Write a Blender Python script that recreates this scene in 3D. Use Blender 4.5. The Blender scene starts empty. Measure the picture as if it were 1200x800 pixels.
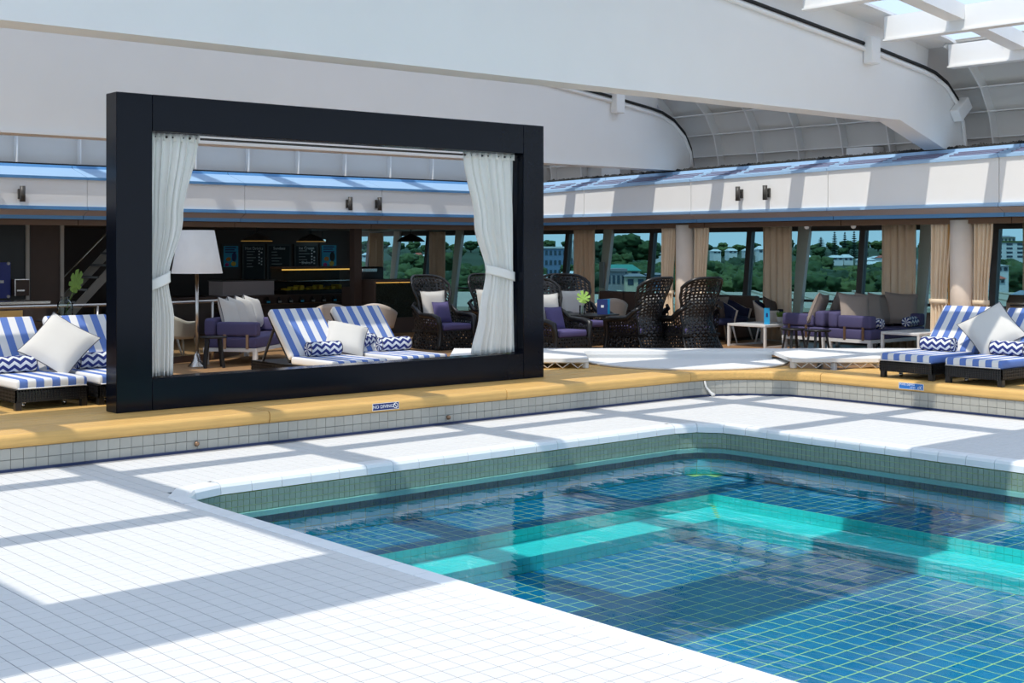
import bpy, bmesh, math, random
from math import sin, cos, pi, radians, atan2, sqrt, hypot
from mathutils import Vector, Matrix, noise

S = bpy.context.scene
COL = S.collection
R = random.Random(11)

# ------------------------------------------------------------------ camera
cam_d = bpy.data.cameras.new('camera')
cam_d.sensor_width = 36.0
cam_d.lens = 1561.0 / 1200.0 * 36.0
cam_d.shift_y = -109.0 / 1200.0
cam_d.clip_end = 3000
cam = bpy.data.objects.new('camera', cam_d)
COL.objects.link(cam)
cam.location = (0, 0, 1.92)
HEAD = radians(49.16)
cam.rotation_euler = (pi / 2, 0, HEAD - pi / 2)
S.camera = cam

# ------------------------------------------------------------------ sky, sun, exposure
W = bpy.data.worlds.new('sky')
S.world = W
W.use_nodes = True
nt = W.node_tree
nt.nodes.clear()
wo = nt.nodes.new('ShaderNodeOutputWorld')
bg = nt.nodes.new('ShaderNodeBackground')
tc = nt.nodes.new('ShaderNodeTexCoord')
sp = nt.nodes.new('ShaderNodeSeparateXYZ')
rp = nt.nodes.new('ShaderNodeValToRGB')
nt.links.new(tc.outputs['Generated'], sp.inputs[0])
nt.links.new(sp.outputs['Z'], rp.inputs[0])
nt.links.new(rp.outputs[0], bg.inputs[0])
nt.links.new(bg.outputs[0], wo.inputs[0])
e = rp.color_ramp.elements
e[0].position = 0.0
e[0].color = (0.62, 0.70, 0.77, 1)
e[1].position = 0.20
e[1].color = (0.46, 0.61, 0.82, 1)
e2 = rp.color_ramp.elements.new(1.0)
e2.color = (0.48, 0.57, 0.74, 1)
bg.inputs[1].default_value = 1.6

sun_d = bpy.data.lights.new('sun', 'SUN')
sun_d.energy = 3.05
sun_d.angle = radians(0.5)
sun_d.color = (1.0, 0.94, 0.84)
sun = bpy.data.objects.new('sun', sun_d)
COL.objects.link(sun)
SUN = Vector((0.53, 0.14, -1.0)).normalized()
sun.rotation_euler = SUN.to_track_quat('-Z', 'Y').to_euler()
sun.location = (-10, -4, 25)

S.view_settings.view_transform = 'Standard'
S.view_settings.look = 'None'
S.view_settings.gamma = 1
S.view_settings.use_curve_mapping = False
S.view_settings.exposure = 0.0
S.cycles.max_bounces = 8
S.cycles.transparent_max_bounces = 24
S.cycles.sample_clamp_indirect = 6
S.cycles.caustics_reflective = False
S.cycles.caustics_refractive = False


# ------------------------------------------------------------------ materials
def srgb(r, g, b):
    f = lambda c: (c / 255 / 12.92) if c / 255 <= 0.04045 else ((c / 255 + 0.055) / 1.055) ** 2.4
    return (f(r), f(g), f(b), 1)


def col4(c):
    return tuple(c) + (1,) if len(c) == 3 else tuple(c)


def mat(name, color, rough=0.6, metal=0.0, spec=0.4, vary=0.06, scale=6.0, bump=0.0, bscale=60.0, stretch=None, coat=0.0, emit=None, estr=0.0):
    m = bpy.data.materials.new(name)
    m.use_nodes = True
    n, l = m.node_tree.nodes, m.node_tree.links
    p = n['Principled BSDF']
    p.inputs['Roughness'].default_value = rough
    p.inputs['Metallic'].default_value = metal
    p.inputs['Specular IOR Level'].default_value = spec
    p.inputs['Coat Weight'].default_value = coat
    c = col4(color)
    if emit:
        p.inputs['Emission Color'].default_value = col4(emit)
        p.inputs['Emission Strength'].default_value = estr
    t = n.new('ShaderNodeTexCoord')
    mp = n.new('ShaderNodeMapping')
    if stretch:
        mp.inputs['Scale'].default_value = stretch
    l.new(t.outputs['Object'], mp.inputs[0])
    nz = n.new('ShaderNodeTexNoise')
    nz.inputs['Scale'].default_value = scale
    nz.inputs['Detail'].default_value = 4
    l.new(mp.outputs[0], nz.inputs['Vector'])
    mx = n.new('ShaderNodeMix')
    mx.data_type = 'RGBA'
    mx.inputs[6].default_value = tuple(x * (1 - vary) for x in c[:3]) + (1,)
    mx.inputs[7].default_value = tuple(min(1, x * (1 + vary)) for x in c[:3]) + (1,)
    l.new(nz.outputs[0], mx.inputs[0])
    l.new(mx.outputs[2], p.inputs['Base Color'])
    if bump:
        b = n.new('ShaderNodeBump')
        b.inputs['Strength'].default_value = bump
        b.inputs['Distance'].default_value = 0.01
        nb = n.new('ShaderNodeTexNoise')
        nb.inputs['Scale'].default_value = bscale
        l.new(mp.outputs[0], nb.inputs['Vector'])
        l.new(nb.outputs[0], b.inputs['Height'])
        l.new(b.outputs[0], p.inputs['Normal'])
    return m


def objrand(m, amt=0.12):
    """per-object brightness variation on top of a mat()."""
    n, l = m.node_tree.nodes, m.node_tree.links
    p = n['Principled BSDF']
    src = p.inputs['Base Color'].links[0].from_socket
    oi = n.new('ShaderNodeObjectInfo')
    mr = n.new('ShaderNodeMapRange')
    mr.inputs[3].default_value = 1 - amt
    mr.inputs[4].default_value = 1 + amt
    l.new(oi.outputs['Random'], mr.inputs[0])
    vm = n.new('ShaderNodeVectorMath')
    vm.operation = 'SCALE'
    l.new(src, vm.inputs[0])
    l.new(mr.outputs[0], vm.inputs['Scale'])
    l.new(vm.outputs[0], p.inputs['Base Color'])
    return m


def nd(n, kind, op, a=None, b=None, l=None):
    x = n.new(kind)
    x.operation = op
    for i, v in enumerate((a, b)):
        if v is None:
            continue
        if isinstance(v, (int, float)):
            x.inputs[i].default_value = v
        else:
            l.new(v, x.inputs[i])
    return x.outputs[0]


def two_tone(name, ca, cb, build, rough=0.8, bump=0.15):
    """material whose colour is picked by the factor that build() wires up."""
    m = mat(name, ca, rough, bump=bump, bscale=400, vary=0.04)
    n, l = m.node_tree.nodes, m.node_tree.links
    p = n['Principled BSDF']
    src = p.inputs['Base Color'].links[0].from_socket
    t = n.new('ShaderNodeTexCoord')
    s = n.new('ShaderNodeSeparateXYZ')
    l.new(t.outputs['Object'], s.inputs[0])
    f = build(n, l, s)
    mx = n.new('ShaderNodeMix')
    mx.data_type = 'RGBA'
    l.new(f, mx.inputs[0])
    l.new(src, mx.inputs[6])
    mx.inputs[7].default_value = col4(cb)
    l.new(mx.outputs[2], p.inputs['Base Color'])
    return m


def stripes(n, l, s):
    a = nd(n, 'ShaderNodeMath', 'MULTIPLY', s.outputs['X'], 1 / 0.164, l)
    a = nd(n, 'ShaderNodeMath', 'ADD', a, 10.02, l)
    a = nd(n, 'ShaderNodeMath', 'FRACT', a, None, l)
    return nd(n, 'ShaderNodeMath', 'GREATER_THAN', a, 0.5, l)


def chevron(n, l, s):
    a = nd(n, 'ShaderNodeMath', 'ARCTAN2', s.outputs['Z'], s.outputs['Y'], l)
    a = nd(n, 'ShaderNodeMath', 'MULTIPLY', a, 0.085, l)
    z = nd(n, 'ShaderNodeMath', 'PINGPONG', nd(n, 'ShaderNodeMath', 'ADD', s.outputs['X'], 5, l), 0.06, l)
    z = nd(n, 'ShaderNodeMath', 'MULTIPLY', z, 0.75, l)
    a = nd(n, 'ShaderNodeMath', 'ADD', a, z, l)
    a = nd(n, 'ShaderNodeMath', 'DIVIDE', a, 0.0763, l)
    a = nd(n, 'ShaderNodeMath', 'FRACT', nd(n, 'ShaderNodeMath', 'ADD', a, 20, l), None, l)
    return nd(n, 'ShaderNodeMath', 'GREATER_THAN', a, 0.52, l)


def clear(name, tint, gloss=0.06, rough=0.0, fres=True, ior=1.45):
    m = bpy.data.materials.new(name)
    m.use_nodes = True
    n, l = m.node_tree.nodes, m.node_tree.links
    n.clear()
    o = n.new('ShaderNodeOutputMaterial')
    mx = n.new('ShaderNodeMixShader')
    tr = n.new('ShaderNodeBsdfTransparent')
    tr.inputs[0].default_value = col4(tint)
    gl = n.new('ShaderNodeBsdfGlossy')
    gl.inputs['Roughness'].default_value = rough
    if fres:
        f = n.new('ShaderNodeFresnel')
        f.inputs[0].default_value = ior
        l.new(f.outputs[0], mx.inputs[0])
    else:
        mx.inputs[0].default_value = gloss
    l.new(tr.outputs[0], mx.inputs[1])
    l.new(gl.outputs[0], mx.inputs[2])
    l.new(mx.outputs[0], o.inputs[0])
    return m


M = {}
M['white_paint'] = mat('white_paint', (0.87, 0.86, 0.845), 0.45, vary=0.03, scale=1.5)
M['grey_paint'] = mat('grey_paint', (0.72, 0.70, 0.67), 0.5, vary=0.05, scale=2)
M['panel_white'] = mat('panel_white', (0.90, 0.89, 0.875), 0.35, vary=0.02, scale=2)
M['pale_blue'] = mat('pale_blue', (0.36, 0.56, 0.80), 0.35, vary=0.04)
M['mid_blue'] = mat('mid_blue', (0.11, 0.30, 0.58), 0.4, vary=0.05)
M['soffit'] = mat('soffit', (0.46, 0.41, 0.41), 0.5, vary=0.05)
M['vent_slat'] = mat('vent_slat', (0.22, 0.20, 0.29), 0.4)
M['black_rubber'] = mat('black_rubber', (0.02, 0.02, 0.02), 0.7)
M['deck_tile'] = objrand(mat('deck_tile', (0.66, 0.655, 0.645), 0.6, spec=0.0, vary=0.03, scale=20), 0.025)
M['grout'] = mat('grout', (0.27, 0.27, 0.28), 0.9)
M['kerb_tile'] = objrand(mat('kerb_tile', (0.44, 0.43, 0.38), 0.4, vary=0.06, scale=12), 0.05)
M['coping'] = objrand(mat('coping', (0.82, 0.84, 0.85), 0.4, spec=0.05, vary=0.03), 0.02)
M['gutter'] = mat('gutter', (0.02, 0.035, 0.10), 0.4)
M['pool_strip'] = mat('pool_strip', (0.22, 0.30, 0.25), 0.3, vary=0.2, scale=14)
M['pool_white'] = mat('pool_white', (0.55, 0.92, 0.88), 0.3)
M['navy_tile'] = objrand(mat('navy_tile', (0.015, 0.06, 0.17), 0.2, vary=0.15), 0.1)
M['pool_tile'] = objrand(mat('pool_tile', (0.002, 0.20, 0.43), 0.25, vary=0.22, scale=3), 0.12)
M['pool_grout'] = mat('pool_grout', (0.50, 0.72, 0.24), 0.8)
M['wall_aqua'] = mat('wall_aqua', (0.04, 0.58, 0.72), 0.25, vary=0.12, scale=5)
M['aqua_tile'] = objrand(mat('aqua_tile', (0.06, 0.80, 0.80), 0.3, vary=0.12, scale=5), 0.05)
M['timber'] = objrand(mat('timber', (0.76, 0.46, 0.15), 0.5, vary=0.22, scale=3, stretch=(1.2, 14, 14), bump=0.1), 0.07)
M['timber_y'] = objrand(mat('timber_y', (0.76, 0.46, 0.15), 0.5, vary=0.22, scale=3, stretch=(14, 1.2, 14), bump=0.1), 0.07)
M['black_gloss'] = mat('black_gloss', (0.003, 0.005, 0.011), 0.14, spec=0.18, vary=0.1)
M['drape'] = mat('drape', (0.88, 0.87, 0.83), 0.85, vary=0.03)
M['curtain'] = mat('curtain', (0.85, 0.68, 0.49), 0.85, vary=0.06)
M['curtain_gold'] = mat('curtain_gold', (0.45, 0.25, 0.08), 0.8)
M['wicker'] = mat('wicker', (0.010, 0.010, 0.011), 0.30, spec=0.5, vary=0.3, scale=40)
M['black_wood'] = mat('black_wood', (0.015, 0.014, 0.014), 0.35)
M['cushion_white'] = mat('cushion_white', (0.66, 0.64, 0.60), 0.9, bump=0.1, bscale=300, vary=0.03)
M['cushion_tan'] = mat('cushion_tan', (0.34, 0.28, 0.24), 0.9, bump=0.1, bscale=300)
M['cushion_brown'] = mat('cushion_brown', (0.11, 0.075, 0.06), 0.9)
M['cushion_purple'] = mat('cushion_purple', (0.10, 0.085, 0.21), 0.85)
M['navy_fabric'] = mat('navy_fabric', (0.085, 0.075, 0.17), 0.8, vary=0.08)
M['piping'] = mat('piping', (0.10, 0.10, 0.12), 0.7)
M['white_metal'] = mat('white_metal', (0.72, 0.71, 0.69), 0.35)
M['beige_shell'] = mat('beige_shell', (0.58, 0.50, 0.43), 0.55)
M['navy_inner'] = mat('navy_inner', (0.02, 0.025, 0.07), 0.8)
M['steel'] = mat('steel', (0.60, 0.58, 0.55), 0.25, metal=1.0)
M['bronze'] = mat('bronze', (0.35, 0.22, 0.14), 0.35, metal=0.8)
M['shade'] = mat('shade', (0.90, 0.88, 0.85), 0.8)
M['dark_brown'] = mat('dark_brown', (0.085, 0.056, 0.044), 0.5, vary=0.1)
M['header_wood'] = mat('header_wood', (0.16, 0.09, 0.05), 0.45, vary=0.2, scale=3, stretch=(2, 2, 20))
M['mullion'] = mat('mullion', (0.07, 0.065, 0.06), 0.4)
M['fin'] = mat('fin', (0.56, 0.53, 0.48), 0.5)
M['column'] = mat('column', (0.86, 0.72, 0.60), 0.5)
M['teal_dark'] = mat('teal_dark', (0.018, 0.024, 0.026), 0.4)
M['stage'] = mat('stage', (0.78, 0.78, 0.77), 0.3, spec=0.0, vary=0.02)
M['leaf'] = mat('leaf', (0.11, 0.20, 0.02), 0.45, vary=0.25, scale=20)
M['leaf_bright'] = mat('leaf_bright', (0.30, 0.50, 0.10), 0.45, vary=0.2, scale=20)
M['sign_blue'] = mat('sign_blue', (0.015, 0.03, 0.16), 0.3)
M['sign_mid'] = mat('sign_mid', (0.03, 0.17, 0.50), 0.3)
M['print_white'] = mat('print_white', (0.85, 0.85, 0.85), 0.5)
M['print_cyan'] = mat('print_cyan', (0.05, 0.42, 0.65), 0.4)
M['print_grey'] = mat('print_grey', (0.35, 0.37, 0.36), 0.5)
M['print_orange'] = mat('print_orange', (0.75, 0.28, 0.03), 0.5)
M['print_pink'] = mat('print_pink', (0.55, 0.05, 0.25), 0.5)
M['print_yellow'] = mat('print_yellow', (0.80, 0.55, 0.05), 0.5)
M['print_black'] = mat('print_black', (0.008, 0.009, 0.010), 0.5)
M['menu_blue'] = mat('menu_blue', (0.02, 0.36, 0.68), 0.4)
M['amber'] = mat('amber', (0.6, 0.3, 0.05), 0.4, emit=(1.0, 0.55, 0.12), estr=0.9)
M['gold'] = mat('gold', (0.55, 0.30, 0.06), 0.4, emit=(1.0, 0.55, 0.12), estr=0.22)  # gold tone plus faint emission standing in for lamp glow on the pendant rims
M['lamp_cyan'] = mat('lamp_cyan', (0.4, 0.7, 0.8), 0.4, emit=(0.45, 0.85, 1.0), estr=0.7)
M['pot'] = mat('pot', (0.42, 0.40, 0.37), 0.7)
M['hedge'] = mat('hedge', (0.012, 0.022, 0.014), 0.6, vary=0.7, scale=60)
M['blue_print'] = mat('blue_print', (0.03, 0.05, 0.30), 0.4)
M['grass'] = mat('grass', (0.032, 0.058, 0.022), 0.9, vary=0.4, scale=0.05)
for i, c in enumerate(((0.035, 0.075, 0.022), (0.055, 0.095, 0.028), (0.028, 0.060, 0.028), (0.085, 0.125, 0.035))):
    M['crown%d' % i] = mat('crown%d' % i, c, 0.8, vary=0.6, scale=9, bump=1.0, bscale=22)
M['pine'] = mat('pine', (0.014, 0.042, 0.034), 0.8, vary=0.4, scale=1.2)
M['trunk'] = mat('trunk', (0.10, 0.07, 0.05), 0.9)
M['house_white'] = mat('house_white', (0.72, 0.72, 0.70), 0.7)
M['house_cream'] = mat('house_cream', (0.62, 0.56, 0.40), 0.7)
M['house_grey'] = mat('house_grey', (0.30, 0.30, 0.31), 0.7)
M['house_blue'] = mat('house_blue', (0.16, 0.24, 0.36), 0.6)
M['roof_red'] = mat('roof_red', (0.50, 0.11, 0.06), 0.7)
M['roof_white'] = mat('roof_white', (0.70, 0.70, 0.68), 0.6)
M['roof_grey'] = mat('roof_grey', (0.22, 0.22, 0.23), 0.7)
M['roof_teal'] = mat('roof_teal', (0.04, 0.26, 0.20), 0.6)
M['far_glass'] = mat('far_glass', (0.05, 0.08, 0.11), 0.2)
M['quay_red'] = mat('quay_red', (0.30, 0.11, 0.075), 0.8, vary=0.2)
M['quay_pale'] = mat('quay_pale', (0.40, 0.36, 0.27), 0.8, vary=0.15, scale=0.3)
M['fabric_blue'] = None
M['stripe'] = two_tone('stripe', (0.12, 0.21, 0.53), (0.78, 0.77, 0.76), stripes)
M['chevron'] = two_tone('chevron', (0.020, 0.035, 0.19), (0.76, 0.78, 0.80), chevron)
M['window_glass'] = clear('window_glass', (0.48, 0.67, 0.73), ior=1.12)
M['roof_glass'] = clear('roof_glass', (0.985, 0.99, 0.995), fres=False, gloss=0.012)
M['clear_glass'] = clear('clear_glass', (0.92, 0.96, 0.95), ior=1.18)

# timber ribbed lounge floor: board lines as fine relief, too far to build one by one
lf = mat('lounge_floor', (0.34, 0.19, 0.085), 0.5, vary=0.2, scale=3, stretch=(12, 1, 1))
M['lounge_floor'] = lf
n_, l_ = lf.node_tree.nodes, lf.node_tree.links
t_ = n_.new('ShaderNodeTexCoord'); s_ = n_.new('ShaderNodeSeparateXYZ')
l_.new(t_.outputs['Object'], s_.inputs[0])
a_ = nd(n_, 'ShaderNodeMath', 'FRACT', nd(n_, 'ShaderNodeMath', 'MULTIPLY', s_.outputs['X'], 9.0, l_), None, l_)
a_ = nd(n_, 'ShaderNodeMath', 'GREATER_THAN', a_, 0.08, l_)
b_ = n_.new('ShaderNodeBump'); b_.inputs['Strength'].default_value = 0.6; b_.inputs['Distance'].default_value = 0.01
l_.new(a_, b_.inputs['Height']); l_.new(b_.outputs[0], n_['Principled BSDF'].inputs['Normal'])

# water: clear, tinted, with a rippled mirror surface
wm = clear('water', (0.80, 0.97, 0.985), rough=0.0, ior=1.25)
M['water'] = wm
n_, l_ = wm.node_tree.nodes, wm.node_tree.links
t_ = n_.new('ShaderNodeTexCoord'); mp_ = n_.new('ShaderNodeMapping')
mp_.inputs['Rotation'].default_value = (0, 0, -HEAD)
mp_.inputs['Scale'].default_value = (2.2, 0.8, 1)
l_.new(t_.outputs['Object'], mp_.inputs[0])
z1 = n_.new('ShaderNodeTexNoise'); z1.inputs['Scale'].default_value = 1.5; z1.inputs['Detail'].default_value = 3.5; z1.inputs['Roughness'].default_value = 0.55
l_.new(mp_.outputs[0], z1.inputs['Vector'])
b_ = n_.new('ShaderNodeBump'); b_.inputs['Strength'].default_value = 0.13; b_.inputs['Distance'].default_value = 0.05
l_.new(z1.outputs[0], b_.inputs['Height'])
for q in n_:
    if q.type in ('BSDF_GLOSSY', 'FRESNEL'):
        l_.new(b_.outputs[0], q.inputs['Normal'])


# ------------------------------------------------------------------ mesh builder
class MB:
    def __init__(s):
        s.v, s.f, s.mi, s.sm = [], [], [], []

    def add(s, vs, fs, m=0, smooth=False, T=None):
        o = len(s.v)
        s.v += [tuple(T @ Vector(p)) for p in vs] if T is not None else [tuple(p) for p in vs]
        for f in fs:
            s.f.append(tuple(i + o for i in f)); s.mi.append(m); s.sm.append(smooth)
        return s

    def box(s, x0, x1, y0, y1, z0, z1, m=0, T=None, bev=0.0):
        if bev > 0:
            return s.rbox(x0, x1, y0, y1, z0, z1, bev, m, T)
        vs = [(x, y, z) for z in (z0, z1) for y in (y0, y1) for x in (x0, x1)]
        return s.add(vs, [(0, 2, 3, 1), (4, 5, 7, 6), (0, 1, 5, 4), (2, 6, 7, 3), (0, 4, 6, 2), (1, 3, 7, 5)], m, False, T)

    def rbox(s, x0, x1, y0, y1, z0, z1, r, m=0, T=None, k=3):
        bm = bmesh.new()
        bmesh.ops.create_cube(bm, size=1)
        for v in bm.verts:
            v.co = ((x0 + x1) / 2 + v.co.x * (x1 - x0), (y0 + y1) / 2 + v.co.y * (y1 - y0), (z0 + z1) / 2 + v.co.z * (z1 - z0))
        r = min(r, 0.49 * min(x1 - x0, y1 - y0, z1 - z0))
        bmesh.ops.bevel(bm, geom=bm.edges[:], offset=r, segments=k, profile=0.5, affect='EDGES')
        bm.verts.index_update()
        bm.normal_update()
        vs = [v.co[:] for v in bm.verts]
        flat = [f for f in bm.faces if max(abs(c) for c in f.normal) > 0.9999]
        rnd = [f for f in bm.faces if max(abs(c) for c in f.normal) <= 0.9999]
        soft = r > 0.025
        for fl, sm in ((flat, soft), (rnd, True)):
            o = len(s.v) if (fl is flat or not soft) else o
            if fl is flat or not soft:
                s.v += [tuple(T @ Vector(p)) for p in vs] if T is not None else vs
            for f in fl:
                s.f.append(tuple(v.index + o for v in f.verts)); s.mi.append(m); s.sm.append(sm)
        bm.free()
        return s

    def prism(s, poly, z0, z1, m=0, T=None, smooth=False):
        n = len(poly)
        vs = [(x, y, z0) for x, y in poly] + [(x, y, z1) for x, y in poly]
        s.add(vs, [tuple(range(n - 1, -1, -1)), tuple(range(n, 2 * n))], m, False, T)
        return s.add(vs, [(i, (i + 1) % n, (i + 1) % n + n, i + n) for i in range(n)], m, smooth, T)

    def tube(s, pts, r, n=8, m=0, T=None, closed=False, cap=True):
        pts = [Vector(p) for p in pts]
        rs = r if isinstance(r, (list, tuple)) else [r] * len(pts)
        vs, fs, K = [], [], len(pts)
        up = None
        for i, p in enumerate(pts):
            a = pts[(i - 1) % K] if (i > 0 or closed) else p
            b = pts[(i + 1) % K] if (i < K - 1 or closed) else p
            d = (b - a).normalized()
            if up is None:
                up = d.orthogonal().normalized()
            else:
                up = (up - d * up.dot(d))
                up = up.normalized() if up.length > 1e-6 else d.orthogonal().normalized()
            w = d.cross(up)
            for j in range(n):
                t = 2 * pi * j / n
                vs.append(p + (up * cos(t) + w * sin(t)) * rs[i])
        for i in range(K if closed else K - 1):
            for j in range(n):
                a, b = i * n, ((i + 1) % K) * n
                fs.append((a + j, a + (j + 1) % n, b + (j + 1) % n, b + j))
        if cap and not closed:
            fs += [tuple(range(n - 1, -1, -1)), tuple(range((K - 1) * n, K * n))]
        return s.add(vs, fs, m, True, T)

    def bar(s, a, b, w, h, m=0, up=(0, 0, 1)):
        """square-section bar from a to b."""
        a, b = Vector(a), Vector(b)
        d = (b - a).normalized()
        u = Vector(up)
        x = d.cross(u)
        if x.length < 1e-4:
            x = d.cross(Vector((1, 0, 0)))
        x.normalize()
        z = x.cross(d)
        vs = [p + x * (w / 2 * i) + z * (h / 2 * j) for p in (a, b) for i, j in ((-1, -1), (1, -1), (1, 1), (-1, 1))]
        return s.add(vs, [(0, 1, 2, 3), (7, 6, 5, 4), (0, 4, 5, 1), (1, 5, 6, 2), (2, 6, 7, 3), (3, 7, 4, 0)], m)

    def lathe(s, prof, n=20, m=0, T=None, cap=True):
        vs = [(r * cos(2 * pi * j / n), r * sin(2 * pi * j / n), z) for r, z in prof for j in range(n)]
        K = len(prof)
        fs = [(i * n + j, i * n + (j + 1) % n, (i + 1) * n + (j + 1) % n, (i + 1) * n + j) for i in range(K - 1) for j in range(n)]
        if cap:
            fs += [tuple(range(n - 1, -1, -1)), tuple(range((K - 1) * n, K * n))]
        return s.add(vs, fs, m, True, T)

    def grid(s, fn, nu, nv, m=0, T=None, thick=0.0, smooth=True):
        vs = [fn(i / nu, j / nv) for j in range(nv + 1) for i in range(nu + 1)]
        w = nu + 1
        fs = [(j * w + i, j * w + i + 1, (j + 1) * w + i + 1, (j + 1) * w + i) for j in range(nv) for i in range(nu)]
        if thick:
            V = [Vector(p) for p in vs]
            N = []
            for j in range(nv + 1):
                for i in range(nu + 1):
                    a = V[j * w + min(i + 1, nu)] - V[j * w + max(i - 1, 0)]
                    b = V[min(j + 1, nv) * w + i] - V[max(j - 1, 0) * w + i]
                    q = a.cross(b)
                    N.append(q.normalized() if q.length > 1e-9 else Vector((0, 0, 1)))
            o = len(vs)
            vs = vs + [tuple(V[k] - N[k] * thick) for k in range(o)]
            fs = fs + [tuple(o + k for k in reversed(f)) for f in fs]
            for i in range(nu):
                fs.append((i + 1, i, o + i, o + i + 1))
                b = nv * w
                fs.append((b + i, b + i + 1, o + b + i + 1, o + b + i))
            for j in range(nv):
                fs.append((j * w, (j + 1) * w, o + (j + 1) * w, o + j * w))
                a = j * w + nu
                fs.append((a + w, a, o + a, o + a + w))
        return s.add(vs, fs, m, smooth, T)

    def ico(s, c, r, sub=2, m=0, disp=0.0, freq=1.0, sq=(1, 1, 1), seed=0.0):
        bm = bmesh.new()
        bmesh.ops.create_icosphere(bm, subdivisions=sub, radius=1)
        vs = []
        for v in bm.verts:
            d = 1.0
            if disp:
                q = v.co * freq + Vector((seed, seed * 1.7, 0))
                d += disp * noise.noise(q) + disp * 0.6 * noise.noise(q * 2.7)
            vs.append((c[0] + v.co.x * r * d * sq[0], c[1] + v.co.y * r * d * sq[1], c[2] + v.co.z * r * d * sq[2]))
        bm.verts.index_update()
        s.add(vs, [[v.index for v in f.verts] for f in bm.faces], m, True)
        bm.free()
        return s

    def lattice(s, fn, nu, nv, fill=0.62, t=0.006, seg=18, m=0):
        """open weave of two sets of flat strands laid over the surface fn(u, v)."""
        def P(u, v):
            return Vector(fn(u, v))
        def N(u, v):
            e_ = 0.01
            a = P(min(u + e_, 1), v) - P(max(u - e_, 0), v)
            b = P(u, min(v + e_, 1)) - P(u, max(v - e_, 0))
            q = a.cross(b)
            return q.normalized() if q.length > 1e-9 else Vector((0, 0, 1))
        for kind, cnt, oth in ((0, nu, nv), (1, nv, nu)):
            h = fill / 2 / cnt
            for k in range(cnt + 1):
                c = k / cnt
                lo, hi = max(0, c - h), min(1, c + h)
                vs, fs = [], []
                for i in range(seg + 1):
                    w = i / seg
                    wob = sin(w * oth * pi + k * pi) * t * 0.8
                    for q in ((lo, w), (hi, w)):
                        u, v = q if kind == 0 else (q[1], q[0])
                        p, n = P(u, v), N(u, v)
                        vs.append(p + n * (wob + t / 2)); vs.append(p + n * (wob - t / 2))
                    if i:
                        a, b = (i - 1) * 4, i * 4
                        fs += [(a, a + 2, b + 2, b), (a + 1, b + 1, b + 3, a + 3), (a, b, b + 1, a + 1), (a + 2, a + 3, b + 3, b + 2)]
                s.add(vs, fs, m, False)
        return s

    def mesh(s, name, mats):
        me = bpy.data.meshes.new(name)
        me.from_pydata(s.v, [], s.f)
        for m in (mats if isinstance(mats, (list, tuple)) else [mats]):
            me.materials.append(M[m] if isinstance(m, str) else m)
        me.polygons.foreach_set('material_index', s.mi)
        me.polygons.foreach_set('use_smooth', s.sm)
        me.update()
        return me

    def build(s, name, mats, parent=None, **k):
        return put(name, s.mesh(name, mats), parent, **k)


def put(name, me, parent=None, loc=None, rot=None, label=None, cat=None, group=None, kind=None):
    o = bpy.data.objects.new(name, me)
    COL.objects.link(o)
    if parent is not None:
        o.parent = parent
    if loc is not None:
        o.location = loc
    if rot is not None:
        o.rotation_euler = rot
    return tag(o, label, cat, group, kind)


def tag(o, label=None, cat=None, group=None, kind=None):
    if label: o['label'] = label
    if cat: o['category'] = cat
    if group: o['group'] = group
    if kind: o['kind'] = kind
    return o


def thing(name, label, cat, loc=(0, 0, 0), rz=0.0, group=None, kind=None, rot=None):
    o = bpy.data.objects.new(name, None)
    o.empty_display_size = 0.1
    COL.objects.link(o)
    o.location = loc
    o.rotation_euler = rot if rot is not None else (0, 0, rz)
    return tag(o, label, cat, group, kind)


KIDS = {}


def copy_tree(src, loc, rz=0.0, label=None, group=None, rot=None):
    def rec(o, parent):
        c = o.copy()
        COL.objects.link(c)
        c.parent = parent
        for ch in o.children:
            rec(ch, c)
        return c
    c = rec(src, None)
    c.location = loc
    c.rotation_euler = rot if rot is not None else (0, 0, rz)
    if label: c['label'] = label
    if group: c['group'] = group
    return c


def text(name, body, size, m, parent, loc, rot, ext=0.0008, align='CENTER'):
    cu = bpy.data.curves.new(name, 'FONT')
    cu.body = body
    cu.size = size
    cu.extrude = ext
    cu.align_x = align
    cu.align_y = 'CENTER'
    cu.resolution_u = 2
    cu.materials.append(M[m])
    tmp = bpy.data.objects.new('tmp', cu)
    me = bpy.data.meshes.new_from_object(tmp)
    bpy.data.objects.remove(tmp)
    o = bpy.data.objects.new(name, me)
    COL.objects.link(o)
    o.parent = parent
    o.location = loc
    o.rotation_euler = rot
    return o


def arc(cx, cy, r, a0, a1, n):
    return [(cx + r * cos(a0 + (a1 - a0) * i / n), cy + r * sin(a0 + (a1 - a0) * i / n)) for i in range(n + 1)]


# =================================================================== STRUCTURE
ZP, ZL, ZW = 0.32, 0.16, -0.25          # platform, lounge floor, water level
PX0, PX1, PY0, PY1, PR = 4.85, 11.25, 1.40, 9.78, 0.45   # pool basin
CW = 0.17                                # coping width

# --- low tiled pool deck
b = MB()
z0, z1 = -0.10, -0.0018
b.box(-6, PX0 - CW, -4, 11.5, z0, z1)
b.box(PX0 - CW, 14.3, PY1 + CW, 11.5, z0, z1)
b.box(PX1 + CW, 14.3, -4, PY1 + CW, z0, z1)
b.box(PX0 - CW, PX1 + CW, -4, PY0 - CW, z0, z1)
ro = PR + CW
b.prism([(PX0 - CW, PY1 + CW)] + arc(PX0 + PR, PY1 - PR, ro, pi, pi / 2, 8), z0, z1)
b.prism([(PX1 + CW, PY1 + CW)] + arc(PX1 - PR, PY1 - PR, ro, pi / 2, 0, 8), z0, z1)
floor = b.build('floor', 'grout', label='white square-tiled deck around the sunken swimming pool', cat='floor', kind='structure')


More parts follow.
